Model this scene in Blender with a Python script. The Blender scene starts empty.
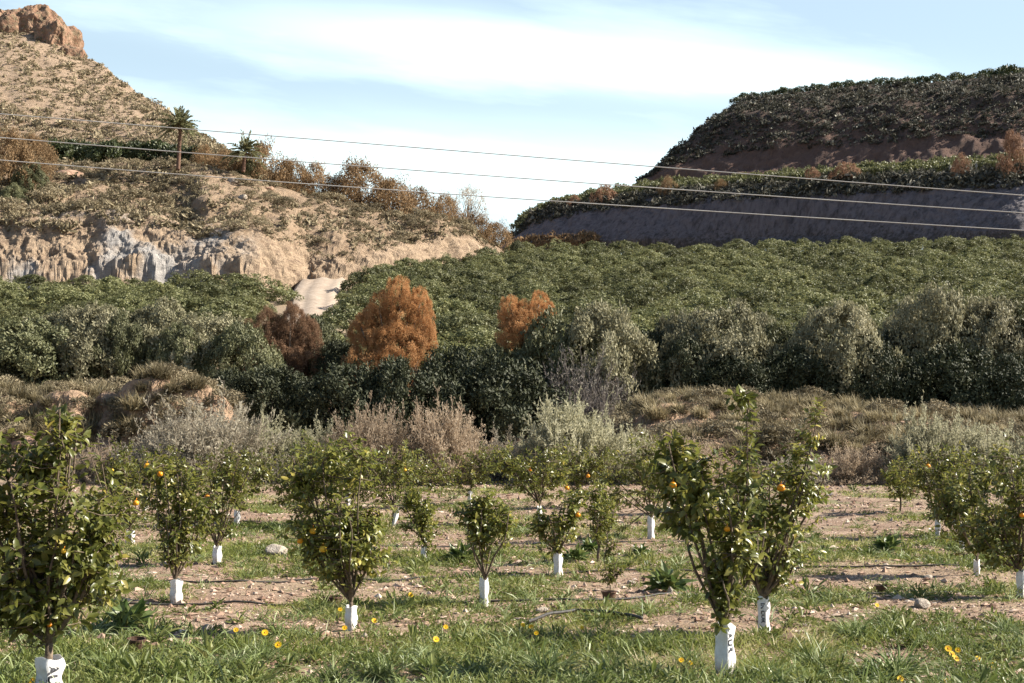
import bpy, math, random
import numpy as np
from mathutils import Vector, Matrix

# ------------------------------------------------------------------ camera, light, exposure
S = bpy.context.scene
COL = S.collection
F_PX, HOR, CAM_H = 1400.0, 450.0, 1.7
PITCH = math.atan((HOR - 341.5) / F_PX)
cam = bpy.data.cameras.new('camera'); cam.lens = F_PX / 1024 * 36; cam.sensor_width = 36
cam.clip_start = 0.1; cam.clip_end = 6000
cam_o = bpy.data.objects.new('camera', cam); COL.objects.link(cam_o)
cam_o.location = (0, 0, CAM_H); cam_o.rotation_euler = (math.pi / 2 + PITCH, 0, 0)
S.camera = cam_o

SUN_EL, SUN_AZ = math.radians(35), math.radians(86)      # azimuth clockwise from the view direction (+Y)
sdir = Vector((math.cos(SUN_EL) * math.sin(SUN_AZ), math.cos(SUN_EL) * math.cos(SUN_AZ), math.sin(SUN_EL)))
sun = bpy.data.lights.new('sun', 'SUN'); sun.energy = 5.0; sun.angle = math.radians(0.55); sun.color = (1.0, 0.93, 0.82)
sun_o = bpy.data.objects.new('sun', sun); COL.objects.link(sun_o)
sun_o.rotation_euler = sdir.to_track_quat('Z', 'Y').to_euler(); sun_o.location = (60, 20, 60)

W = bpy.data.worlds.new('World'); S.world = W; W.use_nodes = True
nt = W.node_tree; nt.nodes.clear()
def wn(t, **kw):
    n = nt.nodes.new(t)
    for k, v in kw.items(): setattr(n, k, v)
    return n
def wmath(op, a, b=None, c=None, clamp=False):
    n = wn('ShaderNodeMath', operation=op); n.use_clamp = clamp
    for i, v in enumerate((a, b, c)):
        if v is None: continue
        if isinstance(v, (int, float)): n.inputs[i].default_value = v
        else: nt.links.new(v, n.inputs[i])
    return n.outputs[0]
sky = wn('ShaderNodeTexSky', sky_type='NISHITA'); sky.sun_disc = False
sky.sun_elevation = SUN_EL; sky.sun_rotation = SUN_AZ; sky.air_density = 1.0; sky.dust_density = 0.6; sky.ozone_density = 1.2
tc = wn('ShaderNodeTexCoord')
sep = wn('ShaderNodeSeparateXYZ'); nt.links.new(tc.outputs['Generated'], sep.inputs[0])
yy = wmath('MAXIMUM', sep.outputs[1], 0.05)
u = wmath('DIVIDE', sep.outputs[0], yy); v = wmath('DIVIDE', sep.outputs[2], yy)
comb = wn('ShaderNodeCombineXYZ')
nt.links.new(wmath('MULTIPLY', wmath('ADD', u, wmath('MULTIPLY', v, 0.25)), 1.7), comb.inputs[0])
nt.links.new(wmath('MULTIPLY', wmath('ADD', v, wmath('MULTIPLY', u, 0.13)), 9.0), comb.inputs[1])
cn = wn('ShaderNodeTexNoise'); cn.inputs['Scale'].default_value = 2.0; cn.inputs['Detail'].default_value = 6; cn.inputs['Roughness'].default_value = 0.55
nt.links.new(comb.outputs[0], cn.inputs['Vector'])
nz = wmath('SUBTRACT', cn.outputs['Fac'], 0.5)
# long cirrus band crossing the sky and a paler veil low over the gap between the hills
bandline = wmath('ADD', v, wmath('MULTIPLY', u, 0.100))
d1 = wmath('DIVIDE', wmath('SUBTRACT', wmath('ADD', bandline, wmath('MULTIPLY', nz, 0.03)), 0.289), 0.020)
b1 = wmath('POWER', 2.718, wmath('MULTIPLY', wmath('MULTIPLY', d1, d1), -1.0))
uu = wmath('SUBTRACT', u, 0.04); uu = wmath('DIVIDE', uu, 0.22)
b1 = wmath('MULTIPLY', wmath('MULTIPLY', b1, .85), wmath('POWER', 2.718, wmath('MULTIPLY', wmath('MULTIPLY', uu, uu), -1.0)))
d2 = wmath('DIVIDE', wmath('SUBTRACT', wmath('ADD', wmath('ADD', v, wmath('MULTIPLY', u, 0.05)), wmath('MULTIPLY', nz, 0.03)), 0.195), 0.036)
b2 = wmath('MULTIPLY', wmath('POWER', 2.718, wmath('MULTIPLY', wmath('MULTIPLY', d2, d2), -1.0)), 0.62)
b3 = wmath('MULTIPLY', wmath('MAXIMUM', wmath('MULTIPLY', wmath('ADD', nz, 0.02), 4.0), 0.0), 0.38)
cl = wmath('MINIMUM', wmath('ADD', wmath('ADD', b1, b2), wmath('ADD', b3, 0.34)), 0.97)
front = wmath('MULTIPLY', wmath('GREATER_THAN', sep.outputs[1], 0.05), wmath('MULTIPLY', wmath('SUBTRACT', 1.0, wmath('MULTIPLY', wmath('SUBTRACT', v, 0.34), 5.0), clamp=True), wmath('SUBTRACT', 1.0, wmath('MULTIPLY', wmath('SUBTRACT', wmath('ABSOLUTE', u), 0.55), 2.5), clamp=True)))
cl = wmath('MULTIPLY', cl, front)
mixc = wn('ShaderNodeMixRGB'); nt.links.new(cl, mixc.inputs[0]); nt.links.new(sky.outputs[0], mixc.inputs[1])
mixc.inputs[2].default_value = (7.5, 9.2, 9.4, 1)
bg = wn('ShaderNodeBackground'); bg.inputs[1].default_value = 0.060
nt.links.new(mixc.outputs[0], bg.inputs[0])
wo = wn('ShaderNodeOutputWorld'); nt.links.new(bg.outputs[0], wo.inputs[0])

S.view_settings.view_transform = 'Standard'; S.view_settings.look = 'None'
S.view_settings.exposure = 1.42; S.view_settings.gamma = 1.0
S.render.engine = 'CYCLES'
S.cycles.max_bounces = 5; S.cycles.diffuse_bounces = 2; S.cycles.glossy_bounces = 2; S.cycles.transmission_bounces = 3
S.cycles.use_denoising = True

R = np.random.RandomState
# ------------------------------------------------------------------ maths helpers
def unproj(px, py, d):
    """points on the camera rays through the pixels, at world depth y = d"""
    px, py, d = np.broadcast_arrays(np.asarray(px, float), np.asarray(py, float), np.asarray(d, float))
    x = (px - 512) / F_PX; y = (341.5 - py) / F_PX
    cz, sz = math.cos(PITCH), math.sin(PITCH)
    wy = cz - y * sz; wz = sz + y * cz
    s = d / wy
    return np.stack([x * s, d, CAM_H + wz * s], -1)
def zpy(z, d):
    """image row of height z at depth d"""
    t = (z - CAM_H) / d
    cz, sz = math.cos(PITCH), math.sin(PITCH)
    return 341.5 - F_PX * (t * cz - sz) / (cz + t * sz)

def _hash(ix, iy, iz, seed):
    h = (ix * 374761393 + iy * 668265263 + iz * 1274126177 + seed * 974711) & 0xffffffff
    h = ((h ^ (h >> 13)) * 1274126177) & 0xffffffff
    h = h ^ (h >> 16)
    return (h & 0xffff) / 32767.5 - 1.0
def vnoise(P, seed=0):
    P = np.asarray(P, float)
    i = np.floor(P).astype(np.int64); f = P - i; f = f * f * (3 - 2 * f)
    o = 0
    for dx in (0, 1):
        for dy in (0, 1):
            for dz in (0, 1):
                w = (f[..., 0] if dx else 1 - f[..., 0]) * (f[..., 1] if dy else 1 - f[..., 1]) * (f[..., 2] if dz else 1 - f[..., 2])
                o = o + w * _hash(i[..., 0] + dx, i[..., 1] + dy, i[..., 2] + dz, seed)
    return o
def fbm(P, seed=0, octv=4, gain=0.5, lac=2.03):
    P = np.asarray(P, float); a, s, o = 1.0, 0.0, 0
    for k in range(octv):
        o = o + a * vnoise(P, seed + k * 17); s += a; a *= gain; P = P * lac + 3.7
    return o / s
def nrm(v): return v / np.maximum(np.linalg.norm(v, axis=-1, keepdims=True), 1e-9)
def rdir(r, n): return nrm(r.normal(size=(n, 3)))

# ------------------------------------------------------------------ mesh helpers
class MB:
    """collects vertices and triangles / quads, with one tint value per vertex"""
    def __init__(s): s.V, s.T, s.Q, s.A, s.n = [], [], [], [], 0
    def add(s, V, tris=None, quads=None, tint=0.5):
        V = np.asarray(V, float).reshape(-1, 3)
        if tris is not None and len(tris): s.T.append(np.asarray(tris, np.int64).reshape(-1, 3) + s.n)
        if quads is not None and len(quads): s.Q.append(np.asarray(quads, np.int64).reshape(-1, 4) + s.n)
        s.A.append(np.broadcast_to(np.asarray(tint, float), (len(V),)).copy())
        s.V.append(V); s.n += len(V)
    def mesh(s, name, mat, smooth=False, off=None):
        V = np.concatenate(s.V) if s.V else np.zeros((0, 3))
        if off is not None: V = V - np.asarray(off)
        T = np.concatenate(s.T) if s.T else np.zeros((0, 3), np.int64)
        Q = np.concatenate(s.Q) if s.Q else np.zeros((0, 4), np.int64)
        m = bpy.data.meshes.new(name)
        m.vertices.add(len(V)); m.vertices.foreach_set('co', V.astype(np.float32).ravel())
        m.loops.add(len(T) * 3 + len(Q) * 4)
        m.loops.foreach_set('vertex_index', np.concatenate([T.ravel(), Q.ravel()]).astype(np.int32))
        m.polygons.add(len(T) + len(Q))
        ls = np.concatenate([np.arange(len(T)) * 3, len(T) * 3 + np.arange(len(Q)) * 4]).astype(np.int32)
        m.polygons.foreach_set('loop_start', ls)
        m.polygons.foreach_set('use_smooth', np.full(len(T) + len(Q), smooth, bool))
        a = m.attributes.new('tint', 'FLOAT', 'POINT'); a.data.foreach_set('value', np.concatenate(s.A).astype(np.float32))
        m.materials.append(mat); m.update(calc_edges=True); m.validate()
        return m
def link(name, mesh, parent=None, loc=None):
    o = bpy.data.objects.new(name, mesh); COL.objects.link(o)
    if parent: o.parent = parent
    if loc is not None: o.location = [float(c) for c in loc]
    return o
def tag(o, label=None, cat=None, group=None, kind=None):
    if label: o['label'] = label
    if cat: o['category'] = cat
    if group: o['group'] = group
    if kind: o['kind'] = kind
    return o
def root(name, loc, label, cat, group=None):
    o = bpy.data.objects.new(name, None); COL.objects.link(o); o.location = [float(c) for c in loc]
    o.empty_display_size = 0.2
    return tag(o, label, cat, group)
ORD = 'zeroth first second third fourth fifth sixth seventh eighth ninth tenth eleventh twelfth thirteenth fourteenth fifteenth sixteenth seventeenth eighteenth nineteenth'.split()
TENS = {20: 'twent', 30: 'thirt', 40: 'fort', 50: 'fift', 60: 'sixt', 70: 'sevent', 80: 'eight', 90: 'ninet'}
def ordw(n):
    if n < 20: return ORD[n]
    t, u_ = n // 10 * 10, n % 10
    return TENS[t] + ('ieth' if u_ == 0 else 'y-' + ORD[u_])

def tube(mb, pts, rad, n=6, tint=0.5, cap=True):
    pts = np.asarray(pts, float); k = len(pts); rad = np.broadcast_to(np.asarray(rad, float), (k,))
    tg = nrm(np.gradient(pts, axis=0)); ref = np.array([0.31, 0.17, 0.93]) if abs(tg[0][2]) < 0.8 else np.array([0.93, 0.2, 0.1])
    a = nrm(np.cross(tg, ref)); b = np.cross(tg, a)
    th = np.arange(n) / n * 2 * np.pi
    V = pts[:, None] + rad[:, None, None] * (np.cos(th)[None, :, None] * a[:, None] + np.sin(th)[None, :, None] * b[:, None])
    i = np.arange(k - 1)[:, None] * n; j = np.arange(n)[None]; j2 = (j + 1) % n
    q = np.stack([i + j, i + j2, i + n + j2, i + n + j], -1).reshape(-1, 4)
    V = V.reshape(-1, 3); t = []
    if cap:
        V = np.concatenate([V, pts[:1], pts[-1:]]); c0, c1 = k * n, k * n + 1
        for m_ in range(n):
            t.append((c0, (m_ + 1) % n, m_)); t.append((c1, (k - 1) * n + m_, (k - 1) * n + (m_ + 1) % n))
    mb.add(V, t, q, tint)
def leaves_near(mb, C, D, N, L, Wd, tint, curl=0.25, fold=0.35):
    """full leaf: 8 verts, folded along the midrib and curling down at the tip"""
    n = len(C); D = nrm(D); X = nrm(np.cross(D, N)); N = np.cross(X, D)
    L = np.broadcast_to(L, (n,))[:, None]; Wd = np.broadcast_to(Wd, (n,))[:, None]
    def pt(t, s, h): return C + D * (t * L) + X * (s * Wd) + N * (h * Wd - curl * t * t * L)
    P = [pt(0, 0, 0), pt(.33, -.46, fold * .5), pt(.33, 0, 0), pt(.33, .46, fold * .5),
         pt(.72, -.38, fold * .4), pt(.72, 0, 0), pt(.72, .38, fold * .4), pt(1, 0, 0)]
    V = np.stack(P, 1).reshape(-1, 3); b = np.arange(n)[:, None] * 8
    T = (b[:, None] + np.array([[0, 3, 2], [0, 2, 1], [6, 7, 5], [5, 7, 4]])[None]).reshape(-1, 3)
    Q = (b[:, None] + np.array([[2, 3, 6, 5], [1, 2, 5, 4]])[None]).reshape(-1, 4)
    mb.add(V, T, Q, np.repeat(tint, 8))
def leaves_far(mb, C, D, N, L, Wd, tint, fold=0.25):
    n = len(C); D = nrm(D); X = nrm(np.cross(D, N)); N = np.cross(X, D)
    L = np.broadcast_to(L, (n,))[:, None]; Wd = np.broadcast_to(Wd, (n,))[:, None]
    P = [C, C + D * L * .5 + X * Wd * .5 + N * Wd * fold, C + D * L, C + D * L * .5 - X * Wd * .5 + N * Wd * fold]
    V = np.stack(P, 1).reshape(-1, 3); b = np.arange(n)[:, None] * 4
    T = (b[:, None] + np.array([[0, 1, 2], [0, 2, 3]])[None]).reshape(-1, 3)
    mb.add(V, T, None, np.repeat(tint, 4))
def blades(mb, B, D, L, Wd, tint, droop=0.4, seed=0):
    """grass blades: 5 verts, bending over"""
    n = len(B); D = nrm(D); r = R(seed)
    X = nrm(np.cross(D, r.normal(size=(n, 3)))); H = D * [1, 1, 0]; H = nrm(H + 1e-6)
    L = np.broadcast_to(L, (n,))[:, None]; Wd = np.broadcast_to(Wd, (n,))[:, None]; dr = np.broadcast_to(droop, (n,))[:, None]
    M = B + D * L * .55 + np.array([0, 0, -1]) * L * dr * .15 + H * L * dr * .08
    E = B + D * L + np.array([0, 0, -1]) * L * dr * .55 + H * L * dr * .25
    V = np.stack([B - X * Wd * .4, B + X * Wd * .4, M + X * Wd * .5, M - X * Wd * .5, E], 1).reshape(-1, 3)
    b = np.arange(n)[:, None] * 5
    mb.add(V, (b + np.array([3, 2, 4])[None]), (b + np.array([0, 1, 2, 3])[None]), np.repeat(np.broadcast_to(tint, (n,)), 5))
def rock_mesh(seed, mat, sub=3, rough=0.35, flat=0.7, tint=0.5):
    import bmesh
    bm = bmesh.new(); bmesh.ops.create_icosphere(bm, subdivisions=sub, radius=1.0)
    V = np.array([v_.co[:] for v_ in bm.verts]); T = np.array([[v_.index for v_ in f.verts] for f in bm.faces]); bm.free()
    r = R(seed)
    for _ in range(9):                                  # planar cuts give facets
        n = nrm(r.normal(size=3)); c = r.uniform(.55, .85); dd = V @ n
        V = V - np.maximum(dd - c, 0)[:, None] * n * .92
    V = V * (1 + rough * 0.35 * fbm(V * 2.2 + seed, seed, 4)[:, None])
    V[:, 2] *= flat
    mb = MB(); mb.add(V, T, None, tint)
    return mb.mesh('rock', mat)

# ------------------------------------------------------------------ materials
def mat_new(name):
    m = bpy.data.materials.new(name); m.use_nodes = True; m.node_tree.nodes.clear(); return m
def N_(m, t, **kw):
    n = m.node_tree.nodes.new(t)
    for k, v_ in kw.items(): setattr(n, k, v_)
    return n
def L_(m, a, b): m.node_tree.links.new(a, b)
def ramp(m, fac, stops):
    r = N_(m, 'ShaderNodeValToRGB'); e = r.color_ramp.elements
    while len(e) < len(stops): e.new(0.5)
    for el, (p, c) in zip(e, stops): el.position = p; el.color = (*c, 1)
    L_(m, fac, r.inputs[0]); return r.outputs[0]
def noise(m, scale, detail=5, rough=0.55, coord='Object', stretch=None, dist=0.0):
    t = N_(m, 'ShaderNodeTexCoord'); n = N_(m, 'ShaderNodeTexNoise')
    n.inputs['Scale'].default_value = scale; n.inputs['Detail'].default_value = detail; n.inputs['Roughness'].default_value = rough
    n.inputs['Distortion'].default_value = dist
    if stretch:
        mp = N_(m, 'ShaderNodeMapping'); mp.inputs['Scale'].default_value = stretch
        L_(m, t.outputs[coord], mp.inputs[0]); L_(m, mp.outputs[0], n.inputs['Vector'])
    else: L_(m, t.outputs[coord], n.inputs['Vector'])
    return n.outputs['Fac']
def mix(m, fac, a, b, mode='MIX'):
    n = N_(m, 'ShaderNodeMixRGB', blend_type=mode)
    for i, v_ in ((0, fac), (1, a), (2, b)):
        if isinstance(v_, (int, float)): n.inputs[i].default_value = v_
        elif isinstance(v_, tuple): n.inputs[i].default_value = (*v_, 1)
        else: L_(m, v_, n.inputs[i])
    return n.outputs[0]
def attr(m, name='tint'):
    a = N_(m, 'ShaderNodeAttribute'); a.attribute_name = name; return a.outputs['Fac']
def finish(m, color, rough=0.8, bump=None, bstr=0.4, bdist=0.05, transl=0.0, spec=0.3, tcol=None):
    p = N_(m, 'ShaderNodeBsdfPrincipled'); p.inputs['Roughness'].default_value = rough
    p.inputs['Specular IOR Level'].default_value = spec
    L_(m, color, p.inputs['Base Color'])
    if bump is not None:
        b = N_(m, 'ShaderNodeBump'); b.inputs['Strength'].default_value = bstr; b.inputs['Distance'].default_value = bdist
        L_(m, bump, b.inputs['Height']); L_(m, b.outputs[0], p.inputs['Normal'])
    out = N_(m, 'ShaderNodeOutputMaterial')
    if transl:
        t = N_(m, 'ShaderNodeBsdfTranslucent'); L_(m, tcol if tcol is not None else color, t.inputs[0])
        x = N_(m, 'ShaderNodeMixShader'); x.inputs[0].default_value = transl
        L_(m, p.outputs[0], x.inputs[1]); L_(m, t.outputs[0], x.inputs[2]); L_(m, x.outputs[0], out.inputs[0])
    else: L_(m, p.outputs[0], out.inputs[0])
    return m
def leaf_mat(name, stops, rough=0.5, transl=0.25, spec=0.35, objvar=0.25):
    m = mat_new(name); c = ramp(m, attr(m), stops)
    oi = N_(m, 'ShaderNodeObjectInfo')
    hs = N_(m, 'ShaderNodeHueSaturation')
    mr = N_(m, 'ShaderNodeMapRange'); mr.inputs[3].default_value = 1 - objvar; mr.inputs[4].default_value = 1 + objvar
    L_(m, oi.outputs['Random'], mr.inputs[0]); L_(m, mr.outputs[0], hs.inputs['Value']); L_(m, c, hs.inputs['Color'])
    return finish(m, hs.outputs[0], rough, transl=transl, spec=spec)

M = {}
M['citrus'] = leaf_mat('citrus_leaf', [(0, (.068, .086, .016)), (.45, (.160, .170, .036)), (.8, (.27, .255, .062)), (1, (.44, .36, .085))], .36, .42, .5, .12)
M['field'] = leaf_mat('field_citrus_leaf', [(0, (.060, .070, .026)), (.5, (.150, .155, .064)), (.85, (.23, .225, .105)), (1, (.32, .28, .09))], .5, .3, .3, .3)
M['darkcitrus'] = leaf_mat('dark_citrus_leaf', [(0, (0.028, 0.039, 0.014)), (.6, (0.053, 0.067, 0.023)), (1, (0.098, 0.103, 0.040))], .45, .18, .3, .2)
M['sage'] = leaf_mat('saltbush_leaf', [(0, (.105, .098, .055)), (.5, (.225, .21, .125)), (1, (.40, .365, .24))], .65, .25, .2, .18)
M['olive'] = leaf_mat('oleander_leaf', [(0, (.055, .060, .026)), (.5, (.125, .130, .062)), (1, (.25, .24, .125))], .55, .22, .25, .18)
M['ravine'] = leaf_mat('ravine_leaf_painted_shade', [(0, (.018, .022, .010)), (.5, (.040, .046, .022)), (1, (.085, .088, .045))], .6, .1, .2, .15)  # darker leaf colour paints in the shade of the ravine and hedge foot
M['deadbush'] = leaf_mat('grey_twig', [(0, (.17, .14, .11)), (.5, (.34, .30, .225)), (1, (.54, .50, .39))], .8, .5, .15, .15)
M['lavender'] = leaf_mat('lavender_grey_twig', [(0, (.12, .10, .095)), (.5, (.23, .20, .18)), (1, (.36, .33, .26))], .8, .25, .15, .1)
M['pinkbush'] = leaf_mat('dry_pink_twig', [(0, (.21, .15, .10)), (.5, (.39, .305, .215)), (1, (.58, .49, .37))], .8, .5, .15, .12)
M['greenbush'] = leaf_mat('pale_saltbush', [(0, (.21, .20, .12)), (.5, (.40, .38, .25)), (1, (.58, .55, .40))], .7, .5, .2, .12)
M['tamarisk'] = leaf_mat('orange_tamarisk', [(0, (.24, .120, .050)), (.5, (.48, .255, .110)), (1, (.68, .43, .22))], .8, .4, .1, .1)
M['redtam'] = leaf_mat('dark_red_tamarisk', [(0, (.105, .060, .036)), (.5, (.22, .130, .078)), (1, (.36, .25, .155))], .8, .3, .1, .1)
M['browntam'] = leaf_mat('brown_tamarisk', [(0, (.12, .078, .040)), (.5, (.27, .175, .092)), (1, (.42, .30, .175))], .75, .3, .1, .2)
M['pinktam'] = leaf_mat('pale_pink_tamarisk', [(0, (.12, .065, .04)), (.5, (.27, .155, .095)), (1, (.40, .27, .18))], .75, .2, .15, .15)
M['tussock'] = leaf_mat('dry_tussock', [(0, (.095, .078, .04)), (.5, (.235, .195, .112)), (1, (.44, .38, .25))], .7, .3, .2, .35)
M['scrub'] = leaf_mat('hill_scrub', [(0, (.085, .070, .040)), (.45, (.20, .165, .102)), (1, (.38, .32, .215))], .8, .15, .1, .25)
M['scrubdark'] = leaf_mat('mesa_scrub', [(0, (.035, .035, .025)), (.55, (.075, .072, .05)), (.8, (.17, .16, .125)), (1, (.50, .47, .38))], .7, .2, .3, .2)
M['grass'] = leaf_mat('green_grass', [(0, (.075, .100, .018)), (.4, (.180, .210, .042)), (.75, (.29, .29, .085)), (1, (.52, .44, .26))], .5, .4, .3, 0)
M['weed'] = leaf_mat('weed_leaf', [(0, (.070, .095, .024)), (.5, (.145, .175, .045)), (1, (.26, .26, .09))], .5, .35, .3, .1)
M['tuft'] = leaf_mat('asphodel_blade', [(0, (.065, .100, .025)), (.5, (.17, .215, .070)), (1, (.32, .35, .18))], .45, .3, .3, .1)
M['palm'] = leaf_mat('palm_leaflet', [(0, (.13, .14, .07)), (.6, (.25, .25, .13)), (1, (.38, .33, .19))], .5, .4, .3, .1)
M['broad'] = leaf_mat('broad_leaf', [(0, (.045, .080, .022)), (.6, (.11, .155, .042)), (1, (.20, .22, .07))], .4, .3, .45, .1)

m = mat_new('bark'); M['bark'] = finish(m, ramp(m, noise(m, 30, 5), [(.3, (.07, .05, .035)), (.7, (.19, .145, .10))]), .9, noise(m, 60, 4), .5, .01)
m = mat_new('dark_bark'); M['darkbark'] = finish(m, ramp(m, noise(m, 8, 5), [(.3, (.05, .035, .025)), (.7, (.13, .09, .06))]), .9)
m = mat_new('palm_bark'); M['palmbark'] = finish(m, ramp(m, noise(m, 6, 5, stretch=(1, 1, 3)), [(.3, (.08, .045, .03)), (.7, (.19, .11, .075))]), .9, noise(m, 9, 3), .8, .05)
m = mat_new('white_guard')
c = ramp(m, noise(m, 14, 5, .6), [(.25, (.62, .60, .57)), (.6, (.80, .79, .78))])
c = mix(m, ramp(m, noise(m, 45, 4, .7), [(.60, (0, 0, 0)), (.74, (.55, .55, .55))]), c, (.42, .36, .28))
tcz = N_(m, 'ShaderNodeTexCoord'); sz_ = N_(m, 'ShaderNodeSeparateXYZ'); L_(m, tcz.outputs['Object'], sz_.inputs[0])
mz = N_(m, 'ShaderNodeMapRange'); mz.inputs[1].default_value = .16; mz.inputs[2].default_value = .0; L_(m, sz_.outputs[2], mz.inputs[0])
c = mix(m, mix(m, 1.0, mz.outputs[0], ramp(m, noise(m, 30, 5, .7), [(.38, (0, 0, 0)), (.62, (1, 1, 1))]), 'MULTIPLY'), c, (.36, .26, .175))
M['guard'] = finish(m, c, .6, noise(m, 22, 4), .5, .012, transl=.12)
m = mat_new('black_print'); M['print'] = finish(m, ramp(m, noise(m, 80, 3), [(.4, (.03, .03, .035)), (.75, (.10, .10, .11))]), .7)
m = mat_new('orange_peel')
M['peel'] = finish(m, ramp(m, attr(m), [(0, (.62, .19, .008)), (.6, (.70, .29, .015)), (1, (.66, .42, .04))]), .38, noise(m, 260, 2), .25, .002)
m = mat_new('black_hose'); M['hose'] = finish(m, ramp(m, noise(m, 20, 4), [(.35, (.018, .017, .016)), (.75, (.07, .062, .052))]), .55)
m = mat_new('pot_plastic'); M['pot'] = finish(m, ramp(m, noise(m, 25, 4), [(.35, (.045, .025, .018)), (.75, (.14, .075, .045))]), .6)
m = mat_new('cable'); M['cable'] = finish(m, ramp(m, noise(m, .3, 2), [(.4, (.42, .40, .37)), (.6, (.52, .50, .46))]), .45)
m = mat_new('stone'); 
c = ramp(m, noise(m, 2.2, 6, .65), [(.25, (.25, .20, .155)), (.55, (.42, .36, .29)), (.8, (.58, .52, .44))])
M['stone'] = finish(m, c, .9, noise(m, 6, 6, .65), .6, .12)
m = mat_new('red_stone'); 
c = ramp(m, noise(m, 2.2, 6, .65), [(.25, (.19, .115, .075)), (.55, (.33, .21, .145)), (.8, (.47, .34, .25))])
M['redstone'] = finish(m, c, .9, noise(m, 6, 6, .65), .6, .12)
m = mat_new('gravel'); M['gravel'] = finish(m, ramp(m, attr(m), [(0, (.14, .08, .052)), (.5, (.31, .205, .145)), (1, (.54, .44, .35))]), .9)
m = mat_new('petal'); M['petal'] = finish(m, ramp(m, attr(m), [(0, (.80, .42, .01)), (1, (.85, .62, .02))]), .6, transl=.25)
m = mat_new('flower_heart'); M['heart'] = finish(m, ramp(m, noise(m, 90, 2), [(.4, (.45, .16, .01)), (.7, (.65, .30, .01))]), .8)
m = mat_new('stem_green'); M['stem'] = finish(m, ramp(m, noise(m, 30, 2), [(.4, (.06, .09, .02)), (.7, (.12, .15, .04))]), .6)

# soil of the orchard: reddish clods, pale stones, straw
m = mat_new('orchard_soil')
big = noise(m, .22, 4, .6); mid = noise(m, 1.6, 6, .65); fine = noise(m, 14, 6, .7); peb = noise(m, 38, 3, .6)
c = ramp(m, mid, [(.28, (.14, .082, .052)), (.5, (.26, .172, .116)), (.72, (.39, .285, .205))])
c = mix(m, ramp(m, big, [(.42, (0, 0, 0)), (.62, (.7, .7, .7))]), c, (.27, .20, .12))
c = mix(m, ramp(m, fine, [(.55, (0, 0, 0)), (.72, (.8, .8, .8))]), c, (.44, .33, .235))
c = mix(m, ramp(m, peb, [(.62, (0, 0, 0)), (.70, (.75, .75, .75))]), c, (.54, .46, .37))
c = mix(m, ramp(m, noise(m, 5, 4, .7), [(.52, (0, 0, 0)), (.72, (.55, .55, .55))]), c, (.10, .055, .035))
c = mix(m, ramp(m, noise(m, .9, 5, .65), [(.54, (0, 0, 0)), (.64, (.75, .75, .75))]), c, (.115, .125, .045))
hsum = mix(m, .5, fine, peb)
M['soil'] = finish(m, c, .95, hsum, .9, .06)

def earth(name, a, b, c_, bare, bare2, sc=.35, strata=None, bd=.5, extra=None):
    """hill soil: speckled ochre ground, with bare rock where the mesh marks a cut (tint -> 1)"""
    m = mat_new(name)
    n1 = noise(m, sc, 6, .65); n2 = noise(m, sc * 5, 6, .7); n3 = noise(m, sc * 22, 4, .65)
    g = ramp(m, n2, [(.28, a), (.5, b), (.73, c_)])
    g = mix(m, ramp(m, n1, [(.4, (0, 0, 0)), (.65, (.6, .6, .6))]), g, mix(m, .5, a, b) if False else b)
    g = mix(m, ramp(m, n3, [(.56, (0, 0, 0)), (.70, (.7, .7, .7))]), g, c_)
    s = noise(m, sc * 3.0, 6, .7, stretch=strata or (1, 1, .35), dist=.6)
    rk = ramp(m, s, [(.3, bare), (.52, bare2), (.72, tuple(min(1, x * 1.25) for x in bare2))])
    if extra:
        tcx = N_(m, 'ShaderNodeTexCoord'); sx = N_(m, 'ShaderNodeSeparateXYZ'); L_(m, tcx.outputs['Object'], sx.inputs[0])
        mrx = N_(m, 'ShaderNodeMapRange'); mrx.inputs[1].default_value = -24; mrx.inputs[2].default_value = -28; L_(m, sx.outputs[0], mrx.inputs[0])
        em = mix(m, 1.0, ramp(m, noise(m, .16, 5, .6, stretch=(1, 1, .5)), [(.50, (0, 0, 0)), (.64, (.85, .85, .85))]), mrx.outputs[0], 'MULTIPLY')
        rk = mix(m, em, rk, mix(m, ramp(m, s, [(.35, (0, 0, 0)), (.6, (1, 1, 1))]), tuple(x * .6 for x in extra), extra))
    t = N_(m, 'ShaderNodeMath', operation='ADD'); L_(m, attr(m), t.inputs[0])
    t2 = N_(m, 'ShaderNodeMath', operation='MULTIPLY_ADD'); L_(m, n2, t2.inputs[0]); t2.inputs[1].default_value = 1.2; t2.inputs[2].default_value = -.6
    L_(m, t2.outputs[0], t.inputs[1])
    f = ramp(m, t.outputs[0], [(.40, (0, 0, 0)), (.62, (1, 1, 1))])
    col = mix(m, f, g, rk)
    h = mix(m, .5, n2, n3)
    return finish(m, col, .95, h, .9, bd)
M['hill'] = earth('hill_earth', (.21, .14, .088), (.31, .222, .148), (.43, .325, .23), (.32, .20, .115), (.50, .36, .22), .35, bd=.5)
M['front'] = earth('cut_slope_earth', (.175, .115, .072), (.27, .19, .122), (.42, .315, .215), (.15, .098, .066), (.34, .25, .168), .4, bd=.6, extra=(.38, .365, .345), strata=(.7, .7, 1.7))
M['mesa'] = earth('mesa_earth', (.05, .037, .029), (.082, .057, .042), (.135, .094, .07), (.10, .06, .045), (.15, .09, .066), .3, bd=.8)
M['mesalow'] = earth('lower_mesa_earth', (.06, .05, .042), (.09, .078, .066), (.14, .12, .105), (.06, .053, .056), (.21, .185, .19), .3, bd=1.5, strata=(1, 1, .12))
M['bank'] = earth('ravine_bank_earth', (.085, .05, .032), (.15, .092, .058), (.25, .165, .108), (.18, .105, .066), (.34, .23, .15), 1.2, bd=.15)
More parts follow.
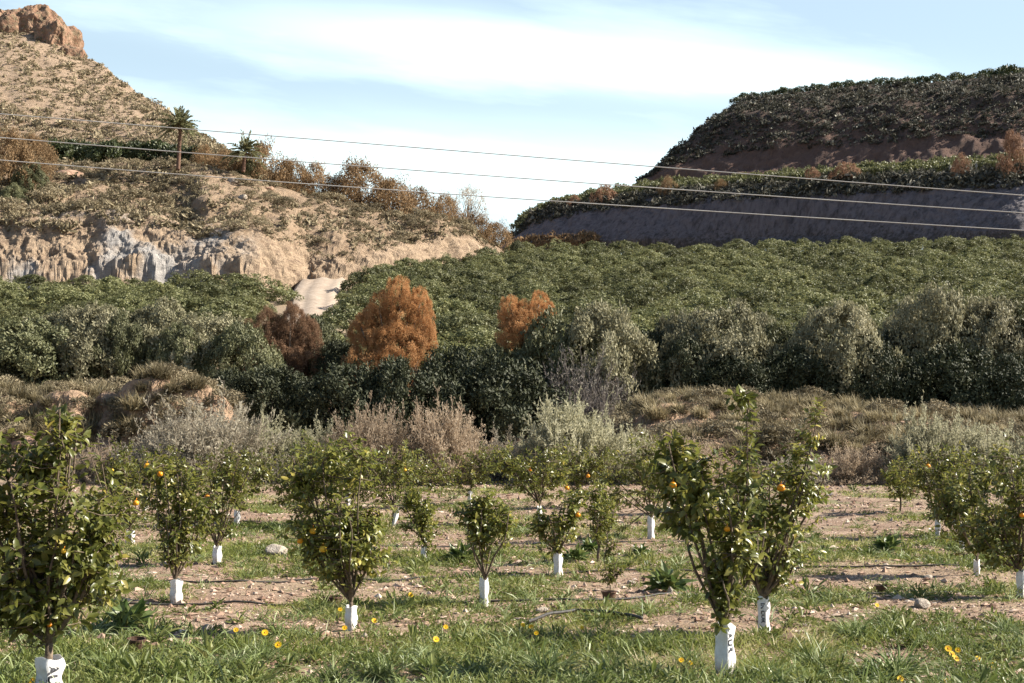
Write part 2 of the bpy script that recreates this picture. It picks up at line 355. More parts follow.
M['fieldsoil'] = earth('field_soil', (.16, .115, .07), (.25, .185, .12), (.36, .28, .2), (.3, .2, .1), (.4, .3, .2), .8, bd=.1)
m = mat_new('track_dirt')
M['track'] = finish(m, ramp(m, noise(m, 1.3, 6, .65), [(.3, (.25, .19, .14)), (.55, (.34, .27, .205)), (.75, (.43, .355, .285))]), .95, noise(m, 4, 5), .5, .08)
m = mat_new('crag_rock')
c = ramp(m, noise(m, .5, 7, .7), [(.28, (.12, .066, .042)), (.5, (.27, .158, .10)), (.72, (.42, .28, .19))])
c = mix(m, ramp(m, noise(m, .9, 4, .7), [(.48, (0, 0, 0)), (.60, (.75, .75, .75))]), c, (.15, .125, .075))
M['crag'] = finish(m, c, .95, noise(m, 1.2, 7, .7), 1.0, .7)

# ------------------------------------------------------------------ terrain
def zg(x, y):
    x = np.asarray(x, float); y = np.asarray(y, float)
    t = np.clip((y - 18) / 26, 0, 1.25); z = .55 * t * t * (3 - 2 * np.minimum(t, 1))
    P = np.stack([x, y, np.zeros_like(x + y)], -1) if x.shape == y.shape else np.stack(np.broadcast_arrays(x, y, 0.0), -1)
    return z + .10 * fbm(P * .35, 5, 3) + .035 * fbm(P * 2.3, 9, 3)
FS, F0 = 0.206, -10.2                                   # plane of the hillside fields
def zfield(d): return FS * d + F0

def arr(*p): return np.concatenate([np.atleast_1d(np.asarray(q, float)) for q in p])
xs = arr([-2500, -800, -250, -90], np.arange(-48, 48.01, .16), [90, 250, 800, 2500])
ys = arr([-800, -150, -30, -6, 0, 4], np.arange(7, 48.01, .13), [56, 90, 300, 1000, 4000])
X, Y = np.meshgrid(xs, ys)
Z = zg(X, Y) + np.where((Y > 7) & (Y < 47), .022 * fbm(np.stack([X, Y, 0 * X], -1) * 7, 31, 3), 0)
Z = np.where(Y > 50, -2.5, Z)
nx, ny = len(xs), len(ys)
i = (np.arange(ny - 1)[:, None] * nx + np.arange(nx - 1)[None]).ravel()
mb = MB(); mb.add(np.stack([X, Y, Z], -1), None, np.stack([i, i + 1, i + nx + 1, i + nx], -1), .3)
tag(link('ground', mb.mesh('ground', M['soil'], True)), 'bare reddish soil of the young orange orchard', 'ground', kind='structure')

class Patch:
    """terrain lofted through rows of control points; at(u, v) gives a point on the finished surface"""
    def __init__(s, name, rows, px0, px1, nu, subs, amp, freq, seed, mat, bare=None, label=None, sm=3, ridge=(1, 1, 1), gul=0.0, gf=.5, smooth=True, gst=.22):
        U = np.linspace(px0, px1, nu); g = []
        for r in rows:
            r = np.array(r, float)
            py = np.interp(U, r[:, 0], r[:, 1]); d = np.interp(U, r[:, 0], r[:, 2])
            if sm > 1:
                k = np.ones(sm) / sm
                d = np.convolve(np.pad(d, sm // 2, 'edge'), k, 'valid'); py = np.convolve(np.pad(py, sm // 2, 'edge'), k, 'valid')
            g.append(unproj(U, py, d))
        G, B, A, s.rowv = [], [], [], [0]
        amp = np.broadcast_to(amp, (len(rows),)); bare = np.zeros(len(rows)) if bare is None else np.asarray(bare, float)
        for k in range(len(rows) - 1):
            for q in range(subs[k]):
                t = q / subs[k]
                G.append(g[k] * (1 - t) + g[k + 1] * t); A.append(amp[k] * (1 - t) + amp[k + 1] * t); B.append(bare[k] * (1 - t) + bare[k + 1] * t)
            s.rowv.append(len(G))
        G.append(g[-1]); A.append(amp[-1]); B.append(bare[-1])
        G = np.array(G); A = np.array(A)[:, None, None]
        du = np.gradient(G, axis=1); dv = np.gradient(G, axis=0); Nn = nrm(np.cross(du, dv))
        rd = np.asarray(ridge, float)
        nz_ = fbm(G * freq * rd, seed, 6, .56); rg = 1 - 2 * np.abs(fbm(G * freq * rd * .7 + 9, seed + 5, 4, .55))
        G = G + Nn * A * (.65 * nz_ + .4 * rg)[..., None]
        if gul: G = G + Nn * (np.array(B)[:, None] * gul * (1 - 2.2 * np.abs(fbm(G * gf * np.array([1, 1, gst]) + G[..., 2:3] * [.25 * gf, 0, 0] + 2, seed + 11, 5, .6))))[..., None]
        s.G = G; s.N = nrm(np.cross(np.gradient(G, axis=1), np.gradient(G, axis=0))); s.nu, s.px0, s.px1 = nu, px0, px1
        nv = len(G); i = (np.arange(nv - 1)[:, None] * nu + np.arange(nu - 1)[None]).ravel()
        mb = MB(); mb.add(G, None, np.stack([i, i + 1, i + nu + 1, i + nu], -1), np.repeat(np.array(B), nu))
        tag(link(name, mb.mesh(name, mat, smooth)), label, name.replace('_', ' '), kind='structure')
    def at(s, px, v):
        """v counts the control rows: 1.5 lies half way between rows 1 and 2"""
        fu = np.clip((np.asarray(px, float) - s.px0) / (s.px1 - s.px0), 0, .99999) * (s.nu - 1)
        fv = np.clip(np.interp(v, np.arange(len(s.rowv)), s.rowv), 0, len(s.G) - 1.001)
        a, b = fu.astype(int) if hasattr(fu, 'astype') else int(fu), np.asarray(fv).astype(int)
        ta, tb = (fu - a)[..., None], (fv - b)[..., None]
        G = s.G
        return G[b, a] * (1 - ta) * (1 - tb) + G[b, a + 1] * ta * (1 - tb) + G[b + 1, a] * (1 - ta) * tb + G[b + 1, a + 1] * ta * tb

gp = lambda d, off=0: zpy(zfield(d) + off, d)
# ravine bank between the orchard and the fields
def zr(px, zs): return [(p, zpy(z, d), d) for p, z, d in zs]
bank = Patch('ravine_bank', [
    [(p, zpy(-.1, 44.5), 44.5) for p in (-400, 1500)],
    zr(0, [(-400, .9, 50), (0, .9, 50), (60, 1.4, 50.5), (100, 1.2, 50), (160, 1.0, 50), (215, .8, 50), (260, .2, 50), (420, -.3, 50), (600, .2, 49), (660, 1.5, 48.5), (800, 1.6, 48.5), (1024, 1.5, 48.5), (1500, 1.5, 48.5)]),
    zr(0, [(-400, 4.0, 53.5), (-30, 3.0, 53.5), (0, 3.4, 53.5), (35, 3.0, 53.5), (55, 3.5, 52.5), (75, 3.6, 52.5), (92, 2.7, 54), (108, 3.5, 53), (122, 3.0, 54), (140, 3.8, 52.3), (185, 3.8, 52.2), (212, 3.5, 52.4), (250, .8, 55), (420, .2, 57), (600, 1.2, 56), (660, 3.2, 56), (800, 3.1, 56), (880, 2.8, 56), (1024, 2.4, 56), (1500, 2.4, 56)]),
    zr(0, [(-400, 4.2, 62), (0, 4.2, 62), (200, 4.2, 62), (250, 2.6, 63), (420, 2.2, 64), (600, 3.0, 63), (660, 3.9, 62), (800, 3.8, 62), (880, 3.2, 62), (1024, 2.7, 62), (1500, 2.7, 62)]),
    [(p, gp(77, .12), 77) for p in (-400, 1500)],
    [(p, gp(80, -.6), 80) for p in (-400, 1500)],
], -400, 1500, 900, (14, 36, 26, 14, 4), (.1, .6, .7, .45, .1, .1), .5, 3, M['bank'], (.1, .6, .7, .05, 0, 0), 'eroded reddish banks of the dry ravine below the hedge', sm=3, ridge=(1, 1, .6), gul=.36, gf=.8, smooth=False, gst=.5)
FLIM = [(-700, 126), (330, 128), (345, 133), (400, 143), (470, 156), (515, 170), (1024, 189), (1700, 200)]
field = Patch('field_ground', [[(p, gp(d), d) for p in (-700, 1700)] for d in (76, 100, 118)] + [[(p, gp(d + e, o), d + e) for p, d in FLIM] for e, o in ((0, 0), (3, -3), (40, -4))], -700, 1700, 240, (14, 12, 20, 3, 4), (.15, .3, .3, .2, .2, .2), .2, 8, M['fieldsoil'], None, 'bare slope under the citrus fields on the far side')
# dirt track between the two fields
mb = MB(); tr = []
for k in range(40):
    d = 92 + k * 1.3; c_ = np.interp(d, [92, 112, 124, 136, 145], [-13.8, -16.0, -17.6, -18.6, -19.5]); w = np.interp(d, [92, 112, 136, 145], [2.0, 2.1, 2.5, 2.8])
    for q in range(9):
        f_ = q / 8 * 2 - 1; tr.append((c_ + f_ * w, d, zfield(d) + .42 + .13 * math.cos(f_ * 7) - 3.2 * max(0, abs(f_) - .8)))
tr = np.array(tr); tr[:, 2] += .12 * fbm(tr * .9, 4, 3)
i = (np.arange(39)[:, None] * 9 + np.arange(8)[None]).ravel()
mb.add(tr, None, np.stack([i, i + 1, i + 10, i + 9], -1), .3)
tag(link('path', mb.mesh('path', M['track'], True)), 'pale dirt track climbing between the two citrus fields', 'path', kind='structure')

hill_front = Patch('hillside', [
    [(-400, gp(131, -1.5), 131), (250, gp(129, -1.5), 129), (292, gp(138, -1.5), 138), (340, gp(137, -1.5), 137), (400, gp(146, -1.5), 146), (470, gp(160, -1.5), 160), (500, gp(170, -1.5), 170)],
    [(-400, 268, 134), (0, 268, 134), (100, 268, 133), (250, 267, 132), (285, 276, 136), (310, 284, 139), (340, 272, 139.5), (400, 258, 149), (470, 250, 162), (485, 254, 167), (500, 259, 172)],
    [(-400, 222, 138), (0, 221, 138), (55, 226, 137), (110, 221, 139), (165, 229, 140), (205, 243, 138), (250, 246, 134.5), (285, 247, 139), (305, 262, 142), (340, 266, 140.5), (375, 258, 147), (400, 252, 151), (425, 243, 155), (440, 236, 157), (470, 244, 165), (500, 259, 174)],
    [(-400, 195, 150), (0, 196, 151), (100, 196, 153), (160, 200, 154), (190, 212, 149), (205, 205, 143), (250, 212, 146), (300, 222, 149), (350, 228, 152), (400, 231, 156), (440, 226, 160), (470, 236, 167), (500, 259, 175)],
    [(-400, 158, 168), (0, 164, 168), (100, 166, 167), (150, 166, 164), (200, 168, 161), (250, 180, 162), (300, 196, 163), (350, 207, 164), (400, 216, 165), (440, 221, 166), (462, 229, 169), (480, 243, 174), (500, 259, 178)],
    [(-400, 152, 190), (0, 159, 188), (150, 161, 186), (200, 164, 180), (250, 180, 174), (300, 197, 173), (400, 218, 172), (440, 224, 173), (500, 261, 182)],
    [(-400, 157, 200), (0, 164, 196), (200, 172, 196), (250, 210, 190), (300, 230, 190), (400, 250, 190), (500, 275, 190)],
], -400, 500, 640, (6, 30, 28, 26, 8, 5), (.2, 1.0, 1.7, 1.6, .8, .4, .2), .22, 21, M['front'], (.8, .95, .55, .06, .1, .1, .1), 'eroded ochre hillside with pale cut cliffs above the field', sm=7, ridge=(1, 1, .5), gul=.8, gf=.36, smooth=False, gst=.5)
hill_back = Patch('hill', [
    [(-500, 180, 186), (150, 180, 186), (300, 185, 184), (330, 200, 186)],
    [(-500, 95, 212), (0, 105, 212), (30, 110, 211), (100, 128, 207), (150, 140, 200), (200, 152, 195), (240, 164, 191), (330, 205, 188)],
    [(-500, 20, 258), (-60, 26, 262), (0, 22, 264), (30, 24, 264), (60, 38, 258), (85, 57, 250), (100, 64, 245), (120, 81, 238), (150, 101, 228), (180, 121, 217), (210, 141, 206), (228, 153, 200), (245, 165, 196), (260, 176, 194), (330, 210, 192)],
    [(-500, 30, 290), (0, 32, 292), (85, 80, 275), (150, 120, 250), (228, 175, 215), (330, 230, 205)],
    [(-500, 200, 340), (85, 200, 310), (228, 240, 240), (330, 260, 220)],
], -500, 330, 330, (26, 44, 5, 4), (.3, 1.1, .8, .5, .2), .16, 41, M['hill'], (.05, .22, .2, .2, .2), 'scrub covered conical hill under the rocky crag', sm=5)
mesa_low = Patch('lower_mesa', [
    [(470, 258, 300), (520, 254, 288), (640, 250, 268), (1024, 246, 208), (1500, 240, 170)],
    [(470, 252, 302), (505, 249, 299), (520, 244, 289), (640, 240, 268), (800, 238, 247), (1024, 232, 209), (1500, 226, 171)],
    [(470, 251, 306), (505, 247, 304), (530, 228, 298), (556, 221, 291), (602, 214, 284), (653, 208, 274), (745, 203, 258), (858, 197, 242), (1024, 190, 219), (1500, 170, 184)],
    [(470, 251, 308), (505, 246, 306), (520, 231, 303), (531, 216, 301), (556, 206, 296), (602, 199, 289), (653, 192, 280), (745, 186, 264), (858, 178, 247), (1024, 170, 225), (1500, 148, 190)],
    [(470, 252, 330), (505, 249, 330), (531, 220, 330), (602, 199, 322), (653, 190.5, 316), (745, 184, 300), (1024, 166, 262), (1500, 145, 225)],
    [(470, 262, 345), (640, 215, 350), (1024, 190, 300), (1500, 160, 260)],
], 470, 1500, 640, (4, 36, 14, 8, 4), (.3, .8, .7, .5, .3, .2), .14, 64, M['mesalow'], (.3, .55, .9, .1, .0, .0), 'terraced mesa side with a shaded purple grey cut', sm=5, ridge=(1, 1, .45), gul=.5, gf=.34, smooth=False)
mesa_up = Patch('upper_mesa', [
    [(630, 196, 330), (745, 192, 303), (1024, 174, 263), (1500, 150, 225)],
    [(630, 192, 332), (650, 181, 330), (672, 176, 324), (745, 173, 312), (858, 168, 295), (1024, 158, 274), (1500, 138, 235)],
    [(630, 192, 334), (650, 180, 334), (672, 163, 334), (690, 146, 334), (720, 125, 334), (745, 118, 330), (858, 108, 315), (1024, 98, 296), (1500, 80, 255)],
    [(630, 192, 338), (650, 180, 340), (660, 172, 342), (672, 160, 344), (690, 141, 346), (705, 127, 348), (720, 115, 349), (733, 107, 350), (742, 101, 350), (760, 99, 348), (860, 88, 336), (930, 85, 326), (1024, 77, 315), (1500, 55, 275)],
    [(630, 196, 380), (690, 150, 400), (742, 104, 420), (1024, 75, 400), (1500, 53, 350)],
    [(630, 260, 420), (742, 240, 460), (1500, 220, 420)],
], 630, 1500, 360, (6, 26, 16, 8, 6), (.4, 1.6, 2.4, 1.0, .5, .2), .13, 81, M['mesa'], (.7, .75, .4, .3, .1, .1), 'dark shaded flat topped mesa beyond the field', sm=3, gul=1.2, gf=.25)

# rocky crag crowning the hill
def crag(name, cx, cy, d, rx, ry, rz, seed, label):
    import bmesh
    bm = bmesh.new(); bmesh.ops.create_icosphere(bm, subdivisions=6, radius=1.0)
    V = np.array([v_.co[:] for v_ in bm.verts]); T = np.array([[v_.index for v_ in f.verts] for f in bm.faces]); bm.free()
    r = R(seed)
    for _ in range(26):
        n = nrm(r.normal(size=3) * [1, 1, .7]); c_ = r.uniform(.62, .95); dd = V @ n
        V = V - np.maximum(dd - c_, 0)[:, None] * n * .9
    s = np.array([rx, ry, rz]); V = V * s
    D = nrm(V); q = fbm(V * .16 + seed, seed, 6, .6); rg = 1 - 2 * np.abs(fbm(V * [.3, .3, .12] + 4, seed + 3, 4, .55))
    V = V + D * (1.9 * q + 1.3 * rg)[:, None]
    mb = MB(); mb.add(V, T, None, .5)
    tag(link(name, mb.mesh(name, M['crag'], False), loc=unproj(cx, cy, d)), label, 'rock', 'crags at the top of the hill')
crag('rock_crag', 33, 40, 262, 6.6, 8, 6.4, 3, 'tallest reddish brown crag at the very top of the conical hill')
crag('rock_crag', 56, 55, 256, 4.8, 6, 5.8, 8, 'reddish crag on the slope just below the hilltop crag')
crag('rock_crag', 8, 38, 264, 4.5, 6, 4.4, 12, 'darker low crag on the shoulder beside the hilltop crag')
crag('rock_crag', 71, 70, 250, 2.2, 3, 2.8, 17, 'smallest dark brown crag low under the hilltop crags')

# ------------------------------------------------------------------ plant prototypes
def bush_mesh(name, mat, seed, clumps=130, per=42, ll=.13, lw=.045, sig=.11, lump=.22, inner=.25, up=.4, twigs=0, openness=0.0, lobes=9, lob=.42, low=.30, fuzz=.0, sq=.62):
    """bush built of overlapping leafy lobes, overhanging at the foot; scaled to radius 1 and height 1"""
    r = R(seed); mb = MB()
    LD = rdir(r, lobes * 6); LD[:, 2] = np.abs(LD[:, 2]); pick = [0]
    for _ in range(lobes - 1):                          # spread the lobes
        dm = np.min(np.linalg.norm(LD[:, None] - LD[pick][None], axis=2), axis=1); pick.append(int(np.argmax(dm * r.uniform(.75, 1, len(dm)))))
    LD = LD[pick]; LR = lob * r.uniform(1 - lump * 1.3, 1 + lump, lobes); LC = LD * (1 - LR)[:, None] * r.uniform(.85, 1.1, (lobes, 1)); LC[:, 2] = np.maximum(LC[:, 2], low)
    LC = np.concatenate([LC, [[0, 0, .42]]]); LR = np.append(LR, .5)
    pr = LR ** 2 / (LR ** 2).sum(); li = r.choice(lobes + 1, clumps * 3, p=pr); D = nrm(rdir(r, clumps * 3) + nrm(LC[li]) * .45)
    C = LC[li] + D * LR[li][:, None] * np.where(r.rand(clumps * 3) < inner, r.uniform(.3, .8, clumps * 3), 1.0)[:, None]
    ins = (np.linalg.norm(C[:, None] - LC[None], axis=2) < LR[None] * .8).any(1) & (r.rand(clumps * 3) > .15)
    ok = ~ins & (C[:, 2] > .06); C, D, li = C[ok][:clumps], D[ok][:clumps], li[ok][:clumps]
    if openness: kp = fbm(C * 3 + 31, seed + 7, 2) > (-1 + openness * 1.2); C, D, li = C[kp], D[kp], li[kp]
    zt = np.percentile(C[:, 2], 99) + sig * .6; C = C / [1, 1, zt]; C[:, :2] *= 1 / (np.percentile(np.abs(C[:, 0]), 98) + sig * .5)
    lt = r.rand(lobes + 1); ct = np.clip(.5 * lt[li] + .5 * r.rand(len(C)), 0, 1); cs = sig * r.uniform(.65, 1.4, len(C))
    n = len(C) * per
    k = np.repeat(np.arange(len(C)), per); od = nrm(rdir(r, n) + D[k] * .55 + [0, 0, .15]); sh = np.where(r.rand(n) < .25, r.uniform(.2, .7, n), r.uniform(.75, 1.15 + fuzz * .7, n))
    P = C[k] + od * (cs[k] * sh)[:, None] * [1, 1, .9]
    Nn = nrm(od * .8 + D[k] * .6 + r.normal(size=(n, 3)) * (.40 + fuzz * .5))
    dr = nrm(np.cross(Nn, r.normal(size=(n, 3))) + od * .35 + np.array([0, 0, up]))
    t = np.clip(.55 * ct[k] + .45 * r.rand(n), 0, 1)
    ok = P[:, 2] > -.02
    leaves_far(mb, P[ok], (dr * [1, 1, sq])[ok], Nn[ok], (ll * r.uniform(.6, 1.4, n))[ok], (lw * r.uniform(.7, 1.3, n))[ok], t[ok], .12)
    for q in range(max(twigs, 5)):
        e = C[r.randint(len(C))] * r.uniform(.85, 1.0); mid = e * [.45, .45, .6] + r.normal(size=3) * .05
        tube(mb, [[0, 0, -.05], mid, e], [.022, .014, .004], 4, .1, False)
    return mb.mesh(name, mat)
def wisp_mesh(name, mat, seed, stems=230, side=16, lv=3, spread=1.0, tw=.006, ll=.05, lw=.018, hz=1.0):
    """twiggy half dome: arching stems, side twigs and tiny leaves"""
    r = R(seed); mb = MB()
    D = rdir(r, stems); D[:, 2] = np.abs(D[:, 2]) + .18; D[:, :2] *= spread; D = nrm(D)
    Ls = r.uniform(.78, 1.02, stems) * (1 + .3 * fbm(D * 2 + seed, seed, 2)); 
    ts = np.linspace(0, 1, 6)
    base = r.normal(size=(stems, 3)) * [.16, .16, 0]
    wob = r.normal(size=(stems, 3)) * .16
    def sp(k, t): 
        t = np.asarray(t)[..., None]
        return base[k] + D[k] * [1, 1, hz] * Ls[k][..., None] * t + wob[k] * t * t + np.array([0, 0, -.12]) * t * t * (1 - D[k][..., 2:3])
    K = np.repeat(np.arange(stems), 5); t0 = np.tile(ts[:-1], stems); t1 = np.tile(ts[1:], stems)
    A, B = sp(K, t0), sp(K, t1); w = (tw * (1.6 - t0))[:, None]; Xs = nrm(np.cross(B - A, r.normal(size=(len(A), 3))))
    V = np.stack([A - Xs * w, A + Xs * w, B + Xs * w * .8, B - Xs * w * .8], 1).reshape(-1, 3); b = np.arange(len(A))[:, None] * 4
    mb.add(V, None, b + np.array([0, 1, 2, 3]), .25)
    K = np.repeat(np.arange(stems), side); t = r.uniform(.3, 1.0, len(K)); A = sp(K, t)
    dr = nrm(D[K] * .8 + r.normal(size=(len(K), 3)) * .55 + [0, 0, .25]); L = r.uniform(.08, .22, len(K)) * (1.25 - .5 * t)
    blades(mb, A, dr, L, tw * 1.1, np.clip(.35 + .4 * r.rand(len(K)), 0, 1), .2, seed)
    if lv:
        K2 = np.repeat(np.arange(len(K)), lv); f = r.uniform(.2, 1, len(K2)); P = A[K2] + dr[K2] * (L[K2] * f)[:, None]
        st = r.rand(stems)
        leaves_far(mb, P, dr[K2] + r.normal(size=(len(K2), 3)) * .7, r.normal(size=(len(K2), 3)), ll * r.uniform(.6, 1.4, len(K2)), lw * r.uniform(.7, 1.3, len(K2)), np.clip(.45 * st[K[K2]] + .6 * r.rand(len(K2)), 0, 1))
    return mb.mesh(name, mat)
def tussock_mesh(name, mat, seed, n=260, w=.03, spread=.75):
    r = R(seed); mb = MB()
    D = rdir(r, n); D[:, 2] = np.abs(D[:, 2]) * 1.3 + .35; D[:, :2] *= spread; D = nrm(D)
    B = r.normal(size=(n, 3)) * [.14, .14, 0]
    blades(mb, B, D, r.uniform(.55, 1.1, n), w * r.uniform(.6, 1.3, n), np.clip(r.normal(.5, .25, n), 0, 1), r.uniform(.3, 1.0, n), seed)
    return mb.mesh(name, mat)

bush_sage = [bush_mesh('saltbush', M['sage'], 100 + k, 250, 84, .048, .026, .100, .34, inner=.12, lobes=17, lob=.30, fuzz=.12) for k in range(4)]
bush_olive = [bush_mesh('oleander', M['olive'], 120 + k, 220, 80, .058, .028, .105, .34, inner=.12, lobes=15, lob=.32, fuzz=.12) for k in range(4)]
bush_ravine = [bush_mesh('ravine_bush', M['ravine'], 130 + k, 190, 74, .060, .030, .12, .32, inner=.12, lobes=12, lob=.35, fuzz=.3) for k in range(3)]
bush_field = [bush_mesh('field_tree', M['field'], 140 + k, 190, 38, .066, .040, .09, .26, inner=.05, up=.15, lobes=24, lob=.21, low=.3, fuzz=.1) for k in range(5)]
bush_dark = [bush_mesh('dark_tree', M['darkcitrus'], 150 + k, 60, 26, .17, .10, .2, .2, inner=.05, lobes=6, lob=.5) for k in range(3)]
bush_tam = [bush_mesh('tamarisk', M['tamarisk'], 160 + k, 210, 80, .060, .014, .085, .5, inner=.25, up=.5, twigs=26, lobes=17, lob=.22, low=.12, fuzz=.6, sq=.9, openness=.25) for k in range(2)]
bush_red = [bush_mesh('red_tamarisk', M['redtam'], 165 + k, 190, 90, .060, .015, .09, .5, inner=.25, up=.4, twigs=26, lobes=15, lob=.25, low=.12, fuzz=.6, openness=.2) for k in range(1)]
bush_brown = [bush_mesh('brown_tamarisk', M['browntam'], 170 + k, 130, 60, .075, .024, .14, .30, inner=.15, up=.4, twigs=12, lobes=10, lob=.38, low=.25, fuzz=.7) for k in range(4)]
bush_pink = [bush_mesh('pink_tamarisk', M['pinktam'], 180 + k, 90, 44, .10, .032, .14, .35, inner=.2, up=.6, twigs=10, lobes=7, lob=.4, low=.2) for k in range(2)]
bush_bare = [bush_mesh('bare_tamarisk', M['pinkbush'], 186, 150, 16, .10, .014, .12, .3, inner=.3, up=.5, twigs=90, openness=.2, lobes=8, lob=.4)]
bush_scrub = [bush_mesh('scrub', M['scrub'], 190 + k, 40, 24, .17, .06, .2, .25, inner=.1, up=.5, lobes=5, lob=.5, low=.2) for k in range(4)]
far_tree = [bush_mesh('far_tree', M['darkcitrus'], 156 + k, 26, 16, .26, .16, .26, .2, inner=.05) for k in range(2)]
wisp_grey = [wisp_mesh('grey_shrub', M['deadbush'], 200 + k, 380, 26, 4) for k in range(2)]
wisp_pink = [wisp_mesh('pink_shrub', M['pinkbush'], 210 + k, 420, 26, 3) for k in range(2)]
wisp_green = [wisp_mesh('pale_shrub', M['greenbush'], 220 + k, 340, 24, 6, ll=.06, lw=.022) for k in range(3)]
wisp_twig = [wisp_mesh('lavender_shrub', M['lavender'], 230, 420, 22, 2, spread=1.5, tw=.0045, hz=.85)]
tussock = [tussock_mesh('tussock', M['tussock'], 240 + k, 420) for k in range(4)]

def place(name, mesh, p, sx, sy, sz, rot, label, cat, group=None):
    o = link(name, mesh, None, p); o.scale = (float(sx), float(sy), float(sz)); o.rotation_euler = (0, 0, float(rot))
    return tag(o, label, cat, group)
def dome(name, mesh, cx, top, base, hw, d, label, cat, group=None, seed=0, depth=1.0, lean=0.0):
    """a bush whose outline fills the given image extent at depth d"""
    r = R(abs(seed + int(cx * 7 + top))); b = unproj(cx, base, d); t = unproj(cx, top, d)
    h = t[2] - b[2]; w = hw * d / F_PX
    o = place(name, mesh, b, w, w * depth, h, r.uniform(0, 6.28), label, cat, group)
    if lean: o.rotation_euler = (0, lean, r.uniform(-.3, .3))
    return o

# ------------------------------------------------------------------ far scenery: trees on the hills
rr = R(7)
def mass(name, spots, mat, label):
    """a far row of trees that reads as one band: one object"""
    mb = MB(); r = R(len(spots))
    for p, sx, sz in spots:
        me = far_tree[r.randint(2)]; V = np.empty(len(me.vertices) * 3, np.float32); me.vertices.foreach_get('co', V); V = V.reshape(-1, 3); tn = np.empty(len(V), np.float32); me.attributes['tint'].data.foreach_get('value', tn)
        a = r.uniform(0, 6.28); V = np.stack([V[:, 0] * math.cos(a) - V[:, 1] * math.sin(a), V[:, 0] * math.sin(a) + V[:, 1] * math.cos(a), V[:, 2]], -1) * [sx, sx, sz] + p
        mb.add(V, np.arange(len(V)).reshape(-1, 4)[:, [0, 1, 2, 0, 2, 3]].reshape(-1, 3), None, tn)
    return tag(link(name, mb.mesh(name, mat)), label, 'trees', kind='stuff')
sp = []
for k in range(70):
    px = 738 + k * 4.8 + rr.uniform(-2, 2); s = rr.uniform(.8, 1.25) * (1.3 if px > 980 else 1)
    sp.append((mesa_up.at(np.array([px]), np.array([3.05 + rr.uniform(0, .2)]))[0] - [0, 0, .3], 1.2 * s, 1.75 * s))
mass('mesa_rim_trees', sp, M['darkcitrus'], 'dark citrus trees along the skyline of the mesa')
sp = []
for row in range(3):
    for k in range(90):
        px = 518 + k * 6.2 + row * 3 + rr.uniform(-2, 2); s = rr.uniform(.75, 1.2)
        sp.append((mesa_low.at(np.array([px]), np.array([3.08 + row * .25 + rr.uniform(0, .1)]))[0] - [0, 0, .3], 1.5 * s, (1.7 + row * .4) * s))
mass('terrace_trees', sp, M['field'], 'dark green citrus trees along the lower mesa terrace')
for k, (px, top, base, hw, v_, mat_, lb) in enumerate([
    (605, 186, 214, 15, 2.9, bush_pink, 'pale pink tamarisk near the tip of the mesa terrace'),
    (574, 196, 212, 8, 2.9, bush_pink, 'small pinkish tamarisk at the drop of the mesa terrace'),
    (845, 163, 180, 14, 3.0, bush_pink, 'broad pinkish tamarisk between dark terrace citrus trees'),
    (813, 168, 181, 9, 3.0, bush_pink, 'little pinkish tamarisk beside the broad one on the terrace'),
    (962, 154, 178, 10, 2.9, bush_pink, 'buff tamarisk standing alone in front of the terrace row'),
    (1014, 134, 180, 17, 2.9, bush_pink, 'tallest buff tamarisk of the mesa terrace at the frame edge'),
    (722, 180, 192, 8, 3.0, bush_brown, 'low brown tamarisk among the terrace citrus'),
    (668, 178, 194, 10, 3.0, bush_brown, 'brown tamarisk where the upper mesa face meets the terrace')]):
    p = mesa_low.at(np.array([float(px)]), np.array([v_]))[0]
    dome('tamarisk', mat_[k % len(mat_)], px, top, base + 3, hw, p[1], lb, 'tamarisk', 'tamarisks on the mesa terrace')

def scatter(name, patch, n, px, vr, size, mat, seed, label, per=14, ll=.5, lw=.12, dens=None):
    """stuff: countless small scrub tufts merged into one mesh"""
    r = R(seed); mb = MB(); U = r.uniform(px[0], px[1], n); Vv = r.uniform(vr[0], vr[1], n); P = patch.at(U, Vv)
    keep = fbm(P * .12, seed, 3) > (dens if dens is not None else -1); P = P[keep]; n = len(P)
    s = size * np.clip(r.lognormal(-.1, .45, n), .35, 2.4); ct = r.rand(n); k = np.repeat(np.arange(n), per); N = len(k)
    D = rdir(r, N); D[:, 2] = np.abs(D[:, 2]) + .1; D = nrm(D)
    C = P[k] + D * (s[k] * r.uniform(.1, .75, N))[:, None] * [1, 1, .8] - [0, 0, .08]
    leaves_far(mb, C, np.cross(D, r.normal(size=(N, 3))) + [0, 0, .35], D + r.normal(size=(N, 3)) * .35, s[k] * ll * r.uniform(.7, 1.3, N), s[k] * lw * r.uniform(.8, 1.5, N), np.clip(.6 * ct[k] + .4 * r.rand(N), 0, 1))
    return tag(link(name, mb.mesh(name, mat)), label, 'scrub', kind='stuff')
scatter('hill_scrub', hill_back, 8500, (-120, 300), (.1, 2.0), .55, M['scrub'], 300, 'dry grey brown scrub dotting the conical hill', 18, .55, .22, -.5)
scatter('cut_slope_scrub', hill_front, 2700, (-120, 205), (1.75, 4.1), .55, M['scrub'], 301, 'dry scrub covering the hillside below the dark terrace hedge', 18, .55, .22, -.4)
scatter('spur_scrub', hill_front, 1100, (195, 490), (2.0, 4.1), .5, M['scrub'], 305, 'sparse dry scrub on the bare tan slope below the ridge tamarisks', 18, .55, .22, -.2)
scatter('mesa_scrub', mesa_up, 5000, (640, 1120), (1.3, 3.0), .8, M['scrubdark'], 302, 'dark scrub covering the mesa face', 18, .6, .25, -.6)
scatter('terrace_scrub', mesa_low, 2200, (505, 1120), (2.0, 3.1), .85, M['scrubdark'], 303, 'dark scrub below the mesa terrace', 18, .6, .25, -.5)
